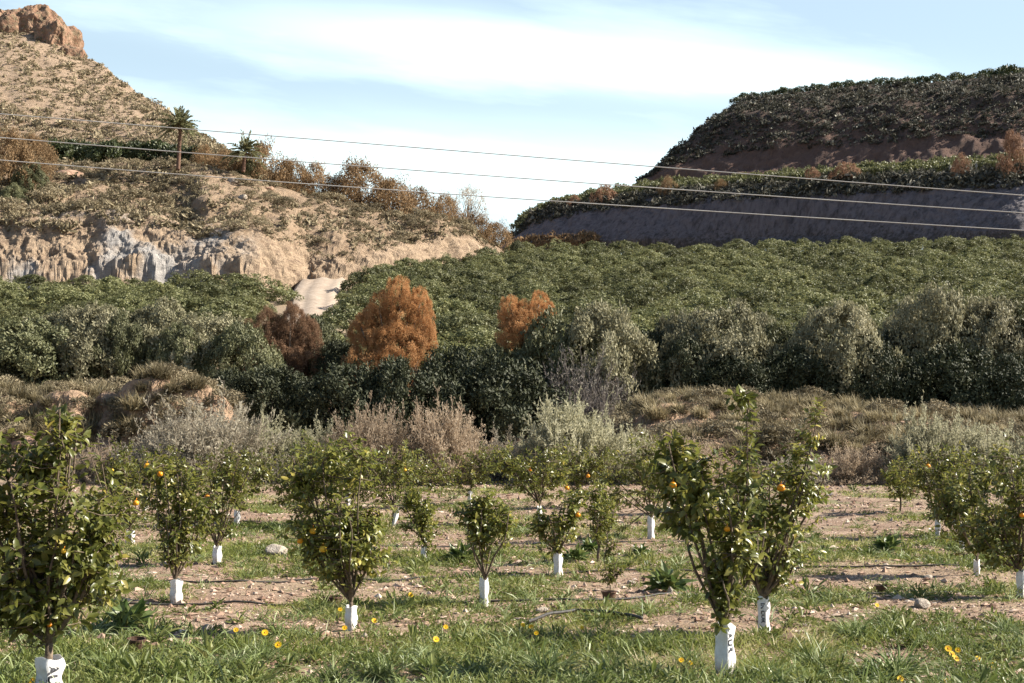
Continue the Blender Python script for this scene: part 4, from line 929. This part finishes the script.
citrus(977, 574, [(965, 520, 30, 34), (985, 485, 28, 38), (950, 500, 22, 32)], 110, .08, 'orange tree in front of the silvery shrub, next to the frame edge tree', 15, 7, [(985, 521, 3.6)], None, 556, seed=12)
citrus(938, 535, [(940, 488, 27, 34), (925, 470, 20, 24), (955, 470, 20, 28)], 95, .09, 'round orange tree with one orange near its top, past the soil strip', 16, 6, [(928, 466, 3.4)], None, 518, seed=13, near=False)
citrus(962, 551, [(964, 500, 18, 34)], 40, .085, 'slim orange tree squeezed behind two fuller ones', 14, 6, (), None, 536, seed=14, near=False)
citrus(130, 543, [(130, 500, 30, 34), (112, 480, 22, 30), (125, 460, 16, 20)], 85, .085, 'orange tree peeping out beside the biggest tree', 13, 9, [(112, 470, 3.2), (136, 503, 3.6)][:1], None, 526, seed=15, near=False)
citrus(237, 525, [(240, 478, 28, 28), (225, 465, 20, 20), (262, 470, 20, 22)], 80, .09, 'far orange tree in front of the big wispy shrub', 15, 6, (), None, 508, seed=16, near=False)
citrus(145, 510, [(150, 472, 26, 22), (165, 465, 20, 20)], 60, .09, 'farthest orange tree near the grey shrub and the bank', 13, 6, [(152, 462, 2.6)], None, 494, seed=17, near=False)
citrus(393, 526, [(375, 480, 36, 34), (395, 462, 26, 22), (350, 470, 26, 26)], 95, .09, 'yellowish green orange tree with a leaning sleeve', 18, 5, [(405, 470, 2.6)], None, 506, seed=18, near=False, lean=.25)
citrus(424, 560, [(424, 518, 18, 24), (415, 500, 14, 14)], 55, .08, 'little orange tree between the bushy one and the yellowing one', 14, 6, (), None, 540, seed=19, near=False)
citrus(412, 508, [(412, 470, 30, 26), (435, 474, 22, 20)], 65, .09, 'far orange tree before the beige dry shrub', 16, 6, (), None, 490, seed=20, near=False)
citrus(541, 524, [(520, 474, 32, 24), (550, 470, 26, 28), (505, 460, 20, 18)], 90, .09, 'wide far orange tree with fruit before the creamy shrub', 18, 5, [(567, 488, 2.8), (530, 470, 2.6)], None, 504, seed=21, near=False, lean=-.1)
citrus(318, 520, [(305, 468, 30, 34), (290, 490, 24, 24), (325, 460, 24, 26)], 85, .09, 'far orange tree showing above the bushy one', None, None, (), None, 500, seed=22, near=False)
citrus(598, 560, [(604, 520, 16, 26), (598, 500, 14, 18)], 45, .08, 'sparse orange tree beside the half hidden one', None, None, (), None, 545, seed=23, near=False)

citrus(577, 507, [(580, 470, 26, 24), (600, 462, 20, 18), (560, 462, 18, 18)], 70, .09, 'far orange tree in front of the large creamy green shrub', 15, 5, [(588, 476, 2.8)], None, 492, seed=24, near=False)
citrus(470, 505, [(468, 470, 24, 22), (485, 462, 18, 18)], 60, .09, 'far orange tree between the beige and the creamy shrubs', 14, 5, (), None, 490, seed=25, near=False)
citrus(700, 515, [(700, 478, 22, 24), (690, 462, 16, 18)], 60, .09, 'far orange tree seen through the leaning front tree', None, None, (), None, 495, seed=26, near=False)
citrus(348, 505, [(345, 472, 26, 24), (360, 460, 20, 18)], 65, .09, 'far orange tree below the pinkish dry shrub', 13, 5, (), None, 488, seed=27, near=False)
citrus(900, 512, [(903, 478, 18, 22)], 45, .09, 'slender far orange tree beside the round one with an orange near its top', None, None, (), None, 495, seed=28, near=False)

# ------------------------------------------------------------------ orchard floor
def dens(x, y, P=None):
    """how weedy the floor is: bands along the rows, broken by patches"""
    b = np.interp(y, [7, 12.4, 13.2, 14.4, 15.2, 17.0, 18.2, 19.6, 21, 27, 30, 36, 44], [.82, .80, .66, .34, .46, .60, .36, .45, .75, .68, .46, .38, .26])
    q = np.stack(np.broadcast_arrays(x, y, 0.0), -1)
    return b + .95 * fbm(q * .6, 77, 3) + .45 * fbm(q * 1.9, 78, 2)
r = R(90); n = 720000
d_ = 8.5 + (44 - 8.5) * r.rand(n) ** 1.55; x_ = (r.rand(n) * 1640 - 820) / F_PX * d_
kp = r.rand(n) < np.clip(dens(x_, d_) * 1.5 - .38, 0, 1); x_, d_ = x_[kp], d_[kp]; n = len(x_); print('blades', n)
q = np.stack([x_, d_, 0 * x_], -1); hv = np.clip(.8 + 1.5 * fbm(q * 1.1, 81, 3), .25, 2.2) * np.interp(d_, [12, 14], [1.15, .85]); tv = np.clip(.42 + .7 * fbm(q * .8, 83, 3) + r.normal(0, .2, n), 0, 1)
B = np.stack([x_, d_, zg(x_, d_) - .01], -1); mb = MB()
far = np.clip((d_ - 10) / 25, 0, 1)
blades(mb, B, r.normal(size=(n, 3)) * [.55, .55, 0] + [0, 0, .9], hv * r.uniform(.06, .19, n), (.0045 + .011 * far) * r.uniform(.7, 1.5, n), tv, r.uniform(.2, 1.0, n), 5)
tag(link('grass', mb.mesh('grass', M['grass'])), 'short green and straw coloured grass between the orange trees', 'grass', kind='stuff')
# leafy weeds
n = 6400; d_ = 8.8 + 34 * r.rand(n) ** 1.5; x_ = (r.rand(n) * 1640 - 820) / F_PX * d_; kp = r.rand(n) < np.clip(dens(x_, d_) * 1.3 - .35, 0, 1); x_, d_ = x_[kp], d_[kp]; n = len(x_)
per = 30; k = np.repeat(np.arange(n), per); N = len(k); sc = r.uniform(.35, 1.0, n) * np.where(r.rand(n) < .12, 1.7, 1); D = rdir(r, N); D[:, 2] = np.abs(D[:, 2]) * .9 + .15; D = nrm(D)
C = np.stack([x_, d_, zg(x_, d_)], -1)[k] + D * (sc[k] * r.uniform(0, .10, N))[:, None]; mb = MB(); ct = r.rand(n)
leaves_near(mb, C, D, r.normal(size=(N, 3)) * .5 + [0, 0, 1], sc[k] * r.uniform(.05, .11, N), sc[k] * r.uniform(.018, .035, N), np.clip(.6 * ct[k] + .4 * r.rand(N), 0, 1))
nm = 1300; d2 = 9 + 30 * r.rand(nm) ** 1.7; x2 = (r.rand(nm) * 1640 - 820) / F_PX * d2; kp = r.rand(nm) < np.clip(dens(x2, d2) * 1.3 - .3, 0, 1); x2, d2 = x2[kp], d2[kp]; nm = len(x2)
k = np.repeat(np.arange(nm), 90); N = len(k); D = rdir(r, N); D[:, 2] = np.abs(D[:, 2]); rad = r.uniform(.06, .20, nm); ct = r.rand(nm)
C = np.stack([x2, d2, zg(x2, d2)], -1)[k] + D * (rad[k] * r.uniform(.6, 1.1, N))[:, None] * [1, 1, .9]
leaves_far(mb, C, np.cross(D, r.normal(size=(N, 3))) + D * .6 + [0, 0, .3], D + r.normal(size=(N, 3)) * .5, r.uniform(.03, .06, N), r.uniform(.010, .02, N), np.clip(.65 * ct[k] + .4 * r.rand(N), 0, 1))
tag(link('weeds', mb.mesh('weeds', M['weed'])), 'low leafy weeds scattered over the orchard floor', 'weeds', kind='stuff')
# gravel and clods
n = 84000; d_ = 9 + 36 * r.rand(n) ** 1.4; x_ = (r.rand(n) * 1640 - 820) / F_PX * d_; s = np.minimum(r.lognormal(-4.45, .6, n), .045) * (1 + .02 * d_)
ico = np.array([(0, 0, 1), (.94, 0, .2), (.29, .9, .2), (-.76, .55, .25), (-.76, -.55, .15), (.29, -.9, .2), (0, 0, -.5)]); it = np.array([(0, 1, 2), (0, 2, 3), (0, 3, 4), (0, 4, 5), (0, 5, 1), (6, 2, 1), (6, 3, 2), (6, 4, 3), (6, 5, 4), (6, 1, 5)])
V = ico[None] * (1 + .35 * r.normal(size=(n, 7, 1))) * s[:, None, None] * (r.uniform(.6, 1.4, (n, 1, 3))) * [1, 1, .62]; an = r.uniform(0, 6.28, n)
V = np.stack([V[..., 0] * np.cos(an)[:, None] - V[..., 1] * np.sin(an)[:, None], V[..., 0] * np.sin(an)[:, None] + V[..., 1] * np.cos(an)[:, None], V[..., 2]], -1) + np.stack([x_, d_, zg(x_, d_) + .002], -1)[:, None]
mb = MB(); mb.add(V.reshape(-1, 3), (np.arange(n)[:, None, None] * 7 + it[None]).reshape(-1, 3), None, np.repeat(np.clip(r.normal(.45, .25, n), 0, 1), 7))
tag(link('gravel', mb.mesh('gravel', M['gravel'])), 'loose pebbles and clods on the orchard soil', 'gravel', kind='stuff')
# dead twigs and straw lying on the soil
n = 12500; d_ = 9 + 30 * r.rand(n) ** 1.4; x_ = (r.rand(n) * 1640 - 820) / F_PX * d_; D = rdir(r, n) * [1, 1, .12]; mb = MB()
blades(mb, np.stack([x_, d_, zg(x_, d_) + .012], -1), D, r.uniform(.05, .2, n), .006, np.clip(r.normal(.55, .25, n), 0, 1), .1, 8)
tag(link('straw_litter', mb.mesh('straw', M['tussock'])), 'dry straw and twigs lying on the soil', 'straw', kind='stuff')

nc = 3700; d_ = 8.8 + 30 * r.rand(nc) ** 1.6; x_ = (r.rand(nc) * 1640 - 820) / F_PX * d_; kp = r.rand(nc) < np.clip(dens(x_, d_) * 1.6 - .55, 0, 1); x_, d_ = x_[kp], d_[kp]; nc = len(x_)
per = 22; k = np.repeat(np.arange(nc), per); N = len(k); mb = MB(); ct = r.rand(nc); ch = r.uniform(.5, 1.3, nc)
blades(mb, np.stack([x_, d_, zg(x_, d_) - .01], -1)[k] + r.normal(size=(N, 3)) * [.035, .035, 0], r.normal(size=(N, 3)) * [.5, .5, 0] + [0, 0, .9], ch[k] * r.uniform(.14, .34, N), .010 * r.uniform(.6, 1.4, N), np.clip(.5 * ct[k] + .6 * r.rand(N), 0, 1), r.uniform(.4, 1.3, N), 15)
tag(link('tall_grass', mb.mesh('tall_grass', M['tuft'])), 'longer glossy grass blades growing in small clumps', 'grass', kind='stuff')
def tuft_mesh(seed, n=150, w=.03):
    r = R(seed); mb = MB(); D = rdir(r, n); D[:, 2] = np.abs(D[:, 2]) + .45; D[:, :2] *= .85; D = nrm(D); B = r.normal(size=(n, 3)) * [.08, .08, 0]
    n_ = n; L = r.uniform(.6, 1.15, n); X = nrm(np.cross(D, r.normal(size=(n, 3)) * .3 + [0, 0, 1])); Hh = nrm(D * [1, 1, 0] + 1e-6); dr = r.uniform(.3, 1.2, n)
    ss = np.linspace(0, 1, 6); P = [];
    for s in ss:
        c = B + D * (L * s)[:, None] + Hh * (L * dr * .25 * s * s)[:, None] - np.array([0, 0, 1]) * (L * dr * .55 * s ** 2.4)[:, None]; wd = w * (.9 - .85 * s ** 1.5)
        P += [c - X * wd * .5, c + X * wd * .5]
    V = np.stack(P, 1).reshape(-1, 3); b = np.arange(n)[:, None, None] * 12; Q = (b + np.array([[2 * e, 2 * e + 1, 2 * e + 3, 2 * e + 2] for e in range(5)])[None]).reshape(-1, 4)
    mb.add(V, None, Q, np.repeat(np.clip(r.normal(.5, .25, n), 0, 1), 12)); return mb.mesh('tuft', M['tuft'])
tufts = [tuft_mesh(500 + k) for k in range(4)]
TL = [(545, 668, 62, 'broad tuft of long arching blades in the middle of the front edge'), (895, 668, 68, 'tallest tuft of long blades near the yellow flower cluster'), (818, 660, 55, 'tuft of grey green blades between the flower cluster and the sleeve'),
      (262, 652, 46, 'dark green tuft with two yellow flowers above it'), (480, 672, 48, 'tuft of pale blades beside the broad central tuft'), (330, 672, 50, 'bright green tuft below the tree with three oranges'), (610, 664, 46, 'tuft right of the dark curved pipe end'),
      (655, 640, 40, 'tuft before the leaning front tree'), (430, 650, 36, 'low tuft under the yellow weeds'), (225, 662, 40, 'tuft beside the pale flat stone'), (690, 655, 40, 'tuft touching the widest white sleeve'), (765, 668, 44, 'tuft at the foot of the narrow printed sleeve'),
      (850, 628, 34, 'small tuft behind the tallest tuft'), (960, 640, 32, 'tuft behind the row of yellow flowers'), (120, 668, 44, 'tuft between the biggest tree and the pale flat stone'), (1005, 625, 34, 'tuft below the frame edge tree'), (385, 668, 44, 'tuft of mixed blades below the low sleeve'),
      (580, 680, 46, 'lowest tuft on the front edge'), (15, 672, 40, 'tuft at the foot of the biggest tree'), (955, 680, 36, 'shaded tuft at the bottom corner')]
for k, (px, py, h, lb) in enumerate(TL):
    p = gpt(px, py + 6); s = h * p[1] / F_PX
    place('grass_tuft', tufts[k % 4], p - [0, 0, .02], s * 1.05, s * 1.05, s * .95, k * 1.3, lb, 'grass tuft', 'long bladed grass tufts in the foreground')
# leafy plants
def leafy(seed, n=70, up=.5):
    r = R(seed); mb = MB(); D = rdir(r, n); D[:, 2] = np.abs(D[:, 2]) + up; D = nrm(D)
    leaves_near(mb, D * (r.uniform(.05, .5, n))[:, None], D + r.normal(size=(n, 3)) * .25, r.normal(size=(n, 3)) * .4 + [0, 0, 1], r.uniform(.35, .65, n), r.uniform(.16, .3, n), r.rand(n), .35)
    return mb.mesh('leafy', M['broad'])
LP = [leafy(600 + k) for k in range(3)]
for k, (px, py, h, lb) in enumerate([(668, 590, 34, 'dark broad leaved plant behind the leaning front tree'), (885, 552, 24, 'leafy green plant on the grass past the full orange tree'), (590, 552, 20, 'green leafy plant between two upright young trees'), (575, 560, 20, 'bluish leafy plant next to the small upright tree'),
                                     (85, 598, 28, 'leafy plant behind the biggest tree'), (130, 625, 40, 'bright yellow green plant beside the brown pot'), (370, 560, 22, 'grey green plant behind the bushy tree'), (460, 560, 24, 'green plant left of the yellowing tree'), (640, 556, 18, 'green plant by the far sleeve')]):
    p = gpt(px, py); s = h * p[1] / F_PX
    place('leafy_plant', LP[k % 3], p, s, s, s * .9, k, lb.replace('left of', 'beside'), 'plant', 'leafy plants among the trees')
# yellow flowers
def flower(px, py, rad, h, label, seed):
    p = gpt(px, py + h); k = p[1] / F_PX; q = root('yellow_flower', p, label, 'flower', 'yellow flowers in the foreground'); r = R(seed)
    top = np.array([r.uniform(-.3, .3) * h * k * .3, -.02, h * k]); mb = MB(); tube(mb, [[0, 0, 0], top * [.3, .3, .5], top], [.004, .0035, .003], 5)
    leaves_near(mb, np.array([top * .3, top * .5]), np.array([[1, 0, .5], [-1, 0, .4]]), np.array([[0, 0, 1.], [0, 0, 1.]]), .05, .014, np.array([.4, .6]))
    link('stem', mb.mesh('stem', M['stem'], True), q)
    mb = MB(); n = 15; a = np.arange(n) / n * 6.283; tl = np.array([r.uniform(-.2, .4), -.75, .55]); tl = tl / np.linalg.norm(tl); e1 = nrm(np.cross(tl, [0, 0, 1.])); e2 = np.cross(e1, tl)
    D = np.cos(a)[:, None] * e1 + np.sin(a)[:, None] * e2 + tl * .25
    leaves_near(mb, np.repeat(top[None], n, 0) + D * rad * k * .2, D, np.repeat(tl[None], n, 0), rad * k * .9, rad * k * .42, r.rand(n), .1, .1)
    link('petals', mb.mesh('petals', M['petal']), q)
    mb = MB(); s = np.linspace(-.5, 1, 5); tube(mb, top + tl * (s * rad * k * .25)[:, None], rad * k * .36 * np.sqrt(np.maximum(0.05, 1 - np.maximum(s, 0) ** 2)), 8)
    link('flower_heart', mb.mesh('flower_heart', M['heart'], True), q)
for k, (px, py, rad, h, lb) in enumerate([
    (237, 627, 3.4, 10, 'single yellow flower low in the grass beside the dark green tuft'), (267, 629, 4.2, 28, 'higher orange yellow flower over the dark green tuft'), (280, 641, 4.4, 26, 'lower orange yellow flower over the dark green tuft'),
    (32, 676, 4.2, 10, 'yellow flower beside the printed sleeve of the biggest tree'), (411, 593, 3.6, 12, 'pale yellow flower behind the low hose'), (374, 618, 3.4, 12, 'yellow flower close to the low white sleeve'), (345, 625, 3.4, 12, 'yellow flower touching the low white sleeve'), (341, 607, 3, 9, 'tiny yellow flower above the low white sleeve'),
    (438, 636, 4, 22, 'orange yellow flower standing alone before the broad central tuft'), (445, 624, 3.2, 18, 'small yellow flower just above the lone orange yellow one'), (522, 622, 3, 14, 'first flower of the pale yellow cluster by the pipe'), (531, 624, 3.4, 16, 'middle flower of the pale yellow cluster by the pipe'), (536, 630, 3, 14, 'lowest flower of the pale yellow cluster by the pipe'), (581, 625, 3, 12, 'small yellow flower under the curved pipe'),
    (681, 656, 3.4, 12, 'pale yellow flower beside the widest sleeve'), (690, 659, 3.2, 11, 'second pale flower touching the widest sleeve'),
    (948, 645, 4.4, 12, 'brightest yellow flower at the top of the cluster'), (951, 650, 4, 10, 'yellow flower under the brightest one of the cluster'), (956, 654, 4, 9, 'lowest yellow flower of the cluster'), (957, 646, 3.6, 12, 'fading yellow flower at the edge of the cluster'), (977, 655, 4, 9, 'lone yellow flower between the cluster and the corner'), (993, 660, 4, 8, 'yellow flower nearest the bottom corner'),
    (900, 674, 4.4, 6, 'yellow flower under the tallest tuft'), (945, 676, 4, 5, 'orange yellow flower at the bottom edge'), (876, 603, 2.8, 9, 'tiny yellow flower behind the tallest tuft')]):
    flower(px, py, rad * .8, h, lb, 700 + k)
# stones
for k, (px, py, w, h, mt, lb) in enumerate([(277, 554, 26, 15, 'stone', 'large pointed grey stone standing in the grass'), (541, 610, 17, 8, 'stone', 'pale rounded stone by the curved pipe'), (921, 606, 26, 12, 'stone', 'tilted pale slab on the soil strip'), (160, 668, 46, 9, 'stone', 'wide flat pale stone near the biggest tree'),
    (208, 628, 16, 9, 'stone', 'whitish broken stone beside the dark green tuft'), (1016, 651, 16, 9, 'stone', 'grey stone near the bottom corner'), (900, 489, 12, 7, 'stone', 'pale stone at the far end of the soil strip'), (913, 492, 9, 6, 'redstone', 'reddish stone at the far end of the soil strip'),
    (670, 592, 7, 9, 'stone', 'small white upright stone by the hose'), (631, 582, 9, 5, 'stone', 'small pale stone behind the brown pot'), (818, 592, 8, 6, 'stone', 'small white stone on bare soil past the printed sleeve'), (432, 506, 9, 6, 'stone', 'white stone under the beige shrub'), (100, 650, 18, 8, 'redstone', 'brownish stone beside the printed sleeve'),
    (500, 616, 9, 5, 'redstone', 'small reddish clod before the yellowing tree'), (720, 585, 9, 5, 'stone', 'stone at the foot of the bent trunk'), (928, 577, 12, 5, 'stone', 'yellowish thin stone near the row hose'), (780, 610, 8, 5, 'redstone', 'brown stone near the narrow sleeve'), (440, 604, 10, 5, 'stone', 'flat pale stone beside the hose in mid row')]):
    p = gpt(px, py); s = p[1] / F_PX
    place('stone', rock_mesh(800 + k, M[mt]), p + [0, 0, h * s * .25], w * s * .5, w * s * .38, h * s * .75, k * .7 if k else 2.6, lb, 'stone', 'stones on the orchard floor')
# hoses
def hose(pts, rad, label, wob=.05, up=.02):
    P = np.array([gpt(px, py) for px, py in pts]); t = np.linspace(0, 1, len(P)); tt = np.linspace(0, 1, 90)
    Q = np.stack([np.interp(tt, t, P[:, i_]) for i_ in range(3)], -1); Q[:, 1] += wob * fbm(np.stack([Q[:, 0] * .7, Q[:, 1], 0 * tt], -1), 7, 3)
    Q[:, 2] = zg(Q[:, 0], Q[:, 1]) + up + .01 * fbm(Q * 1.5, 5, 2); mb = MB(); tube(mb, Q, rad, 7)
    tag(link('irrigation_hose', mb.mesh('hose', M['hose'], True)), label, 'hose', 'black irrigation hoses along the tree rows')
hose([(-60, 606), (200, 604), (440, 602), (580, 600), (700, 594), (860, 593), (1090, 591)], .013, 'long black hose running through the row of the yellowing tree', .12)
hose([(-60, 582), (235, 581), (330, 579), (500, 574), (640, 570), (800, 568), (1090, 566)], .013, 'long black hose behind the bushy tree, one row farther away', .12)
hose([(105, 646), (131, 649), (160, 649), (190, 647)], .013, 'short black hose end lying beside the brown pot', .02)
hose([(528, 626), (548, 618), (575, 614), (610, 616), (642, 622)], .017, 'dark curved pipe lifted over the soil', .0, .07)
hose([(930, 627), (960, 627), (1010, 629)], .012, 'short piece of hose before the frame edge tree', .03)
hose([(-60, 548), (400, 546), (700, 541), (1090, 538)], .012, 'thin far hose in the grassy row', .15, .01)
# brown pots
def pot(px, py, w, h, label, tip=0.0):
    p = gpt(px, py); k = p[1] / F_PX; q = root('plant_pot', p, label, 'pot', 'brown plant pots on the soil'); a, b_ = w * k * .5, h * k
    mb = MB(); pr = [(0, 0), (.78, 0), (.9, .55), (.97, .88), (.86, .88), (.8, .6), (0, .55)]; n = 18; th = np.arange(n) / n * 6.283
    V = np.concatenate([np.stack([x * a * np.cos(th), x * a * np.sin(th), np.full(n, z * b_)], -1) for x, z in pr]); i = np.arange(len(pr) - 1)[:, None] * n; j = np.arange(n)[None]; j2 = (j + 1) % n
    mb.add(V, None, np.stack([i + j, i + j2, i + n + j2, i + n + j], -1).reshape(-1, 4)); link('pot_body', mb.mesh('pot_body', M['pot'], False), q)
    mb = MB(); pr = [(.98, .84), (1.08, .84), (1.08, 1.0), (.96, 1.0), (.96, .84)]
    V = np.concatenate([np.stack([x * a * np.cos(th), x * a * np.sin(th), np.full(n, z * b_)], -1) for x, z in pr]); i = np.arange(len(pr) - 1)[:, None] * n
    mb.add(V, None, np.stack([i + j, i + j2, i + n + j2, i + n + j], -1).reshape(-1, 4)); link('rim', mb.mesh('rim', M['pot'], False), q)
    q.rotation_euler = (tip, tip * .5, 0)
pot(136, 649, 17, 14, 'reddish brown pot beside the short hose end', .1)
pot(333, 603, 18, 9, 'dark brown pot behind the trunk of the bushy tree')
pot(609, 597, 15, 8, 'dark brown pot at the foot of the tiny sapling')
pot(882, 590, 14, 7, 'brown pot sunk in the soil strip')

# ------------------------------------------------------------------ overhead cables
for pts, lb in [([(-400, 82), (172, 127.5), (256, 134.5), (500, 154.5), (653, 167), (1024, 195), (1500, 230)], 'uppermost overhead cable crossing the sky'),
                ([(-400, 103), (82, 144), (256, 158), (500, 177), (760, 195.5), (1024, 212.5), (1500, 242)], 'middle overhead cable between two others'),
                ([(-400, 124), (0, 159.5), (125, 170), (256, 180.5), (500, 198), (1024, 230), (1500, 258)], 'lowest overhead cable passing over the field edge')]:
    a = np.array(pts, float); cf = np.polyfit(a[:, 0], a[:, 1], 3); px = np.linspace(-400, 1500, 60)
    mb = MB(); tube(mb, unproj(px, np.polyval(cf, px), np.linspace(62, 56, 60)), .021, 6)
    tag(link('power_line', mb.mesh('power_line', M['cable'], True)), lb, 'power line', 'overhead cables')
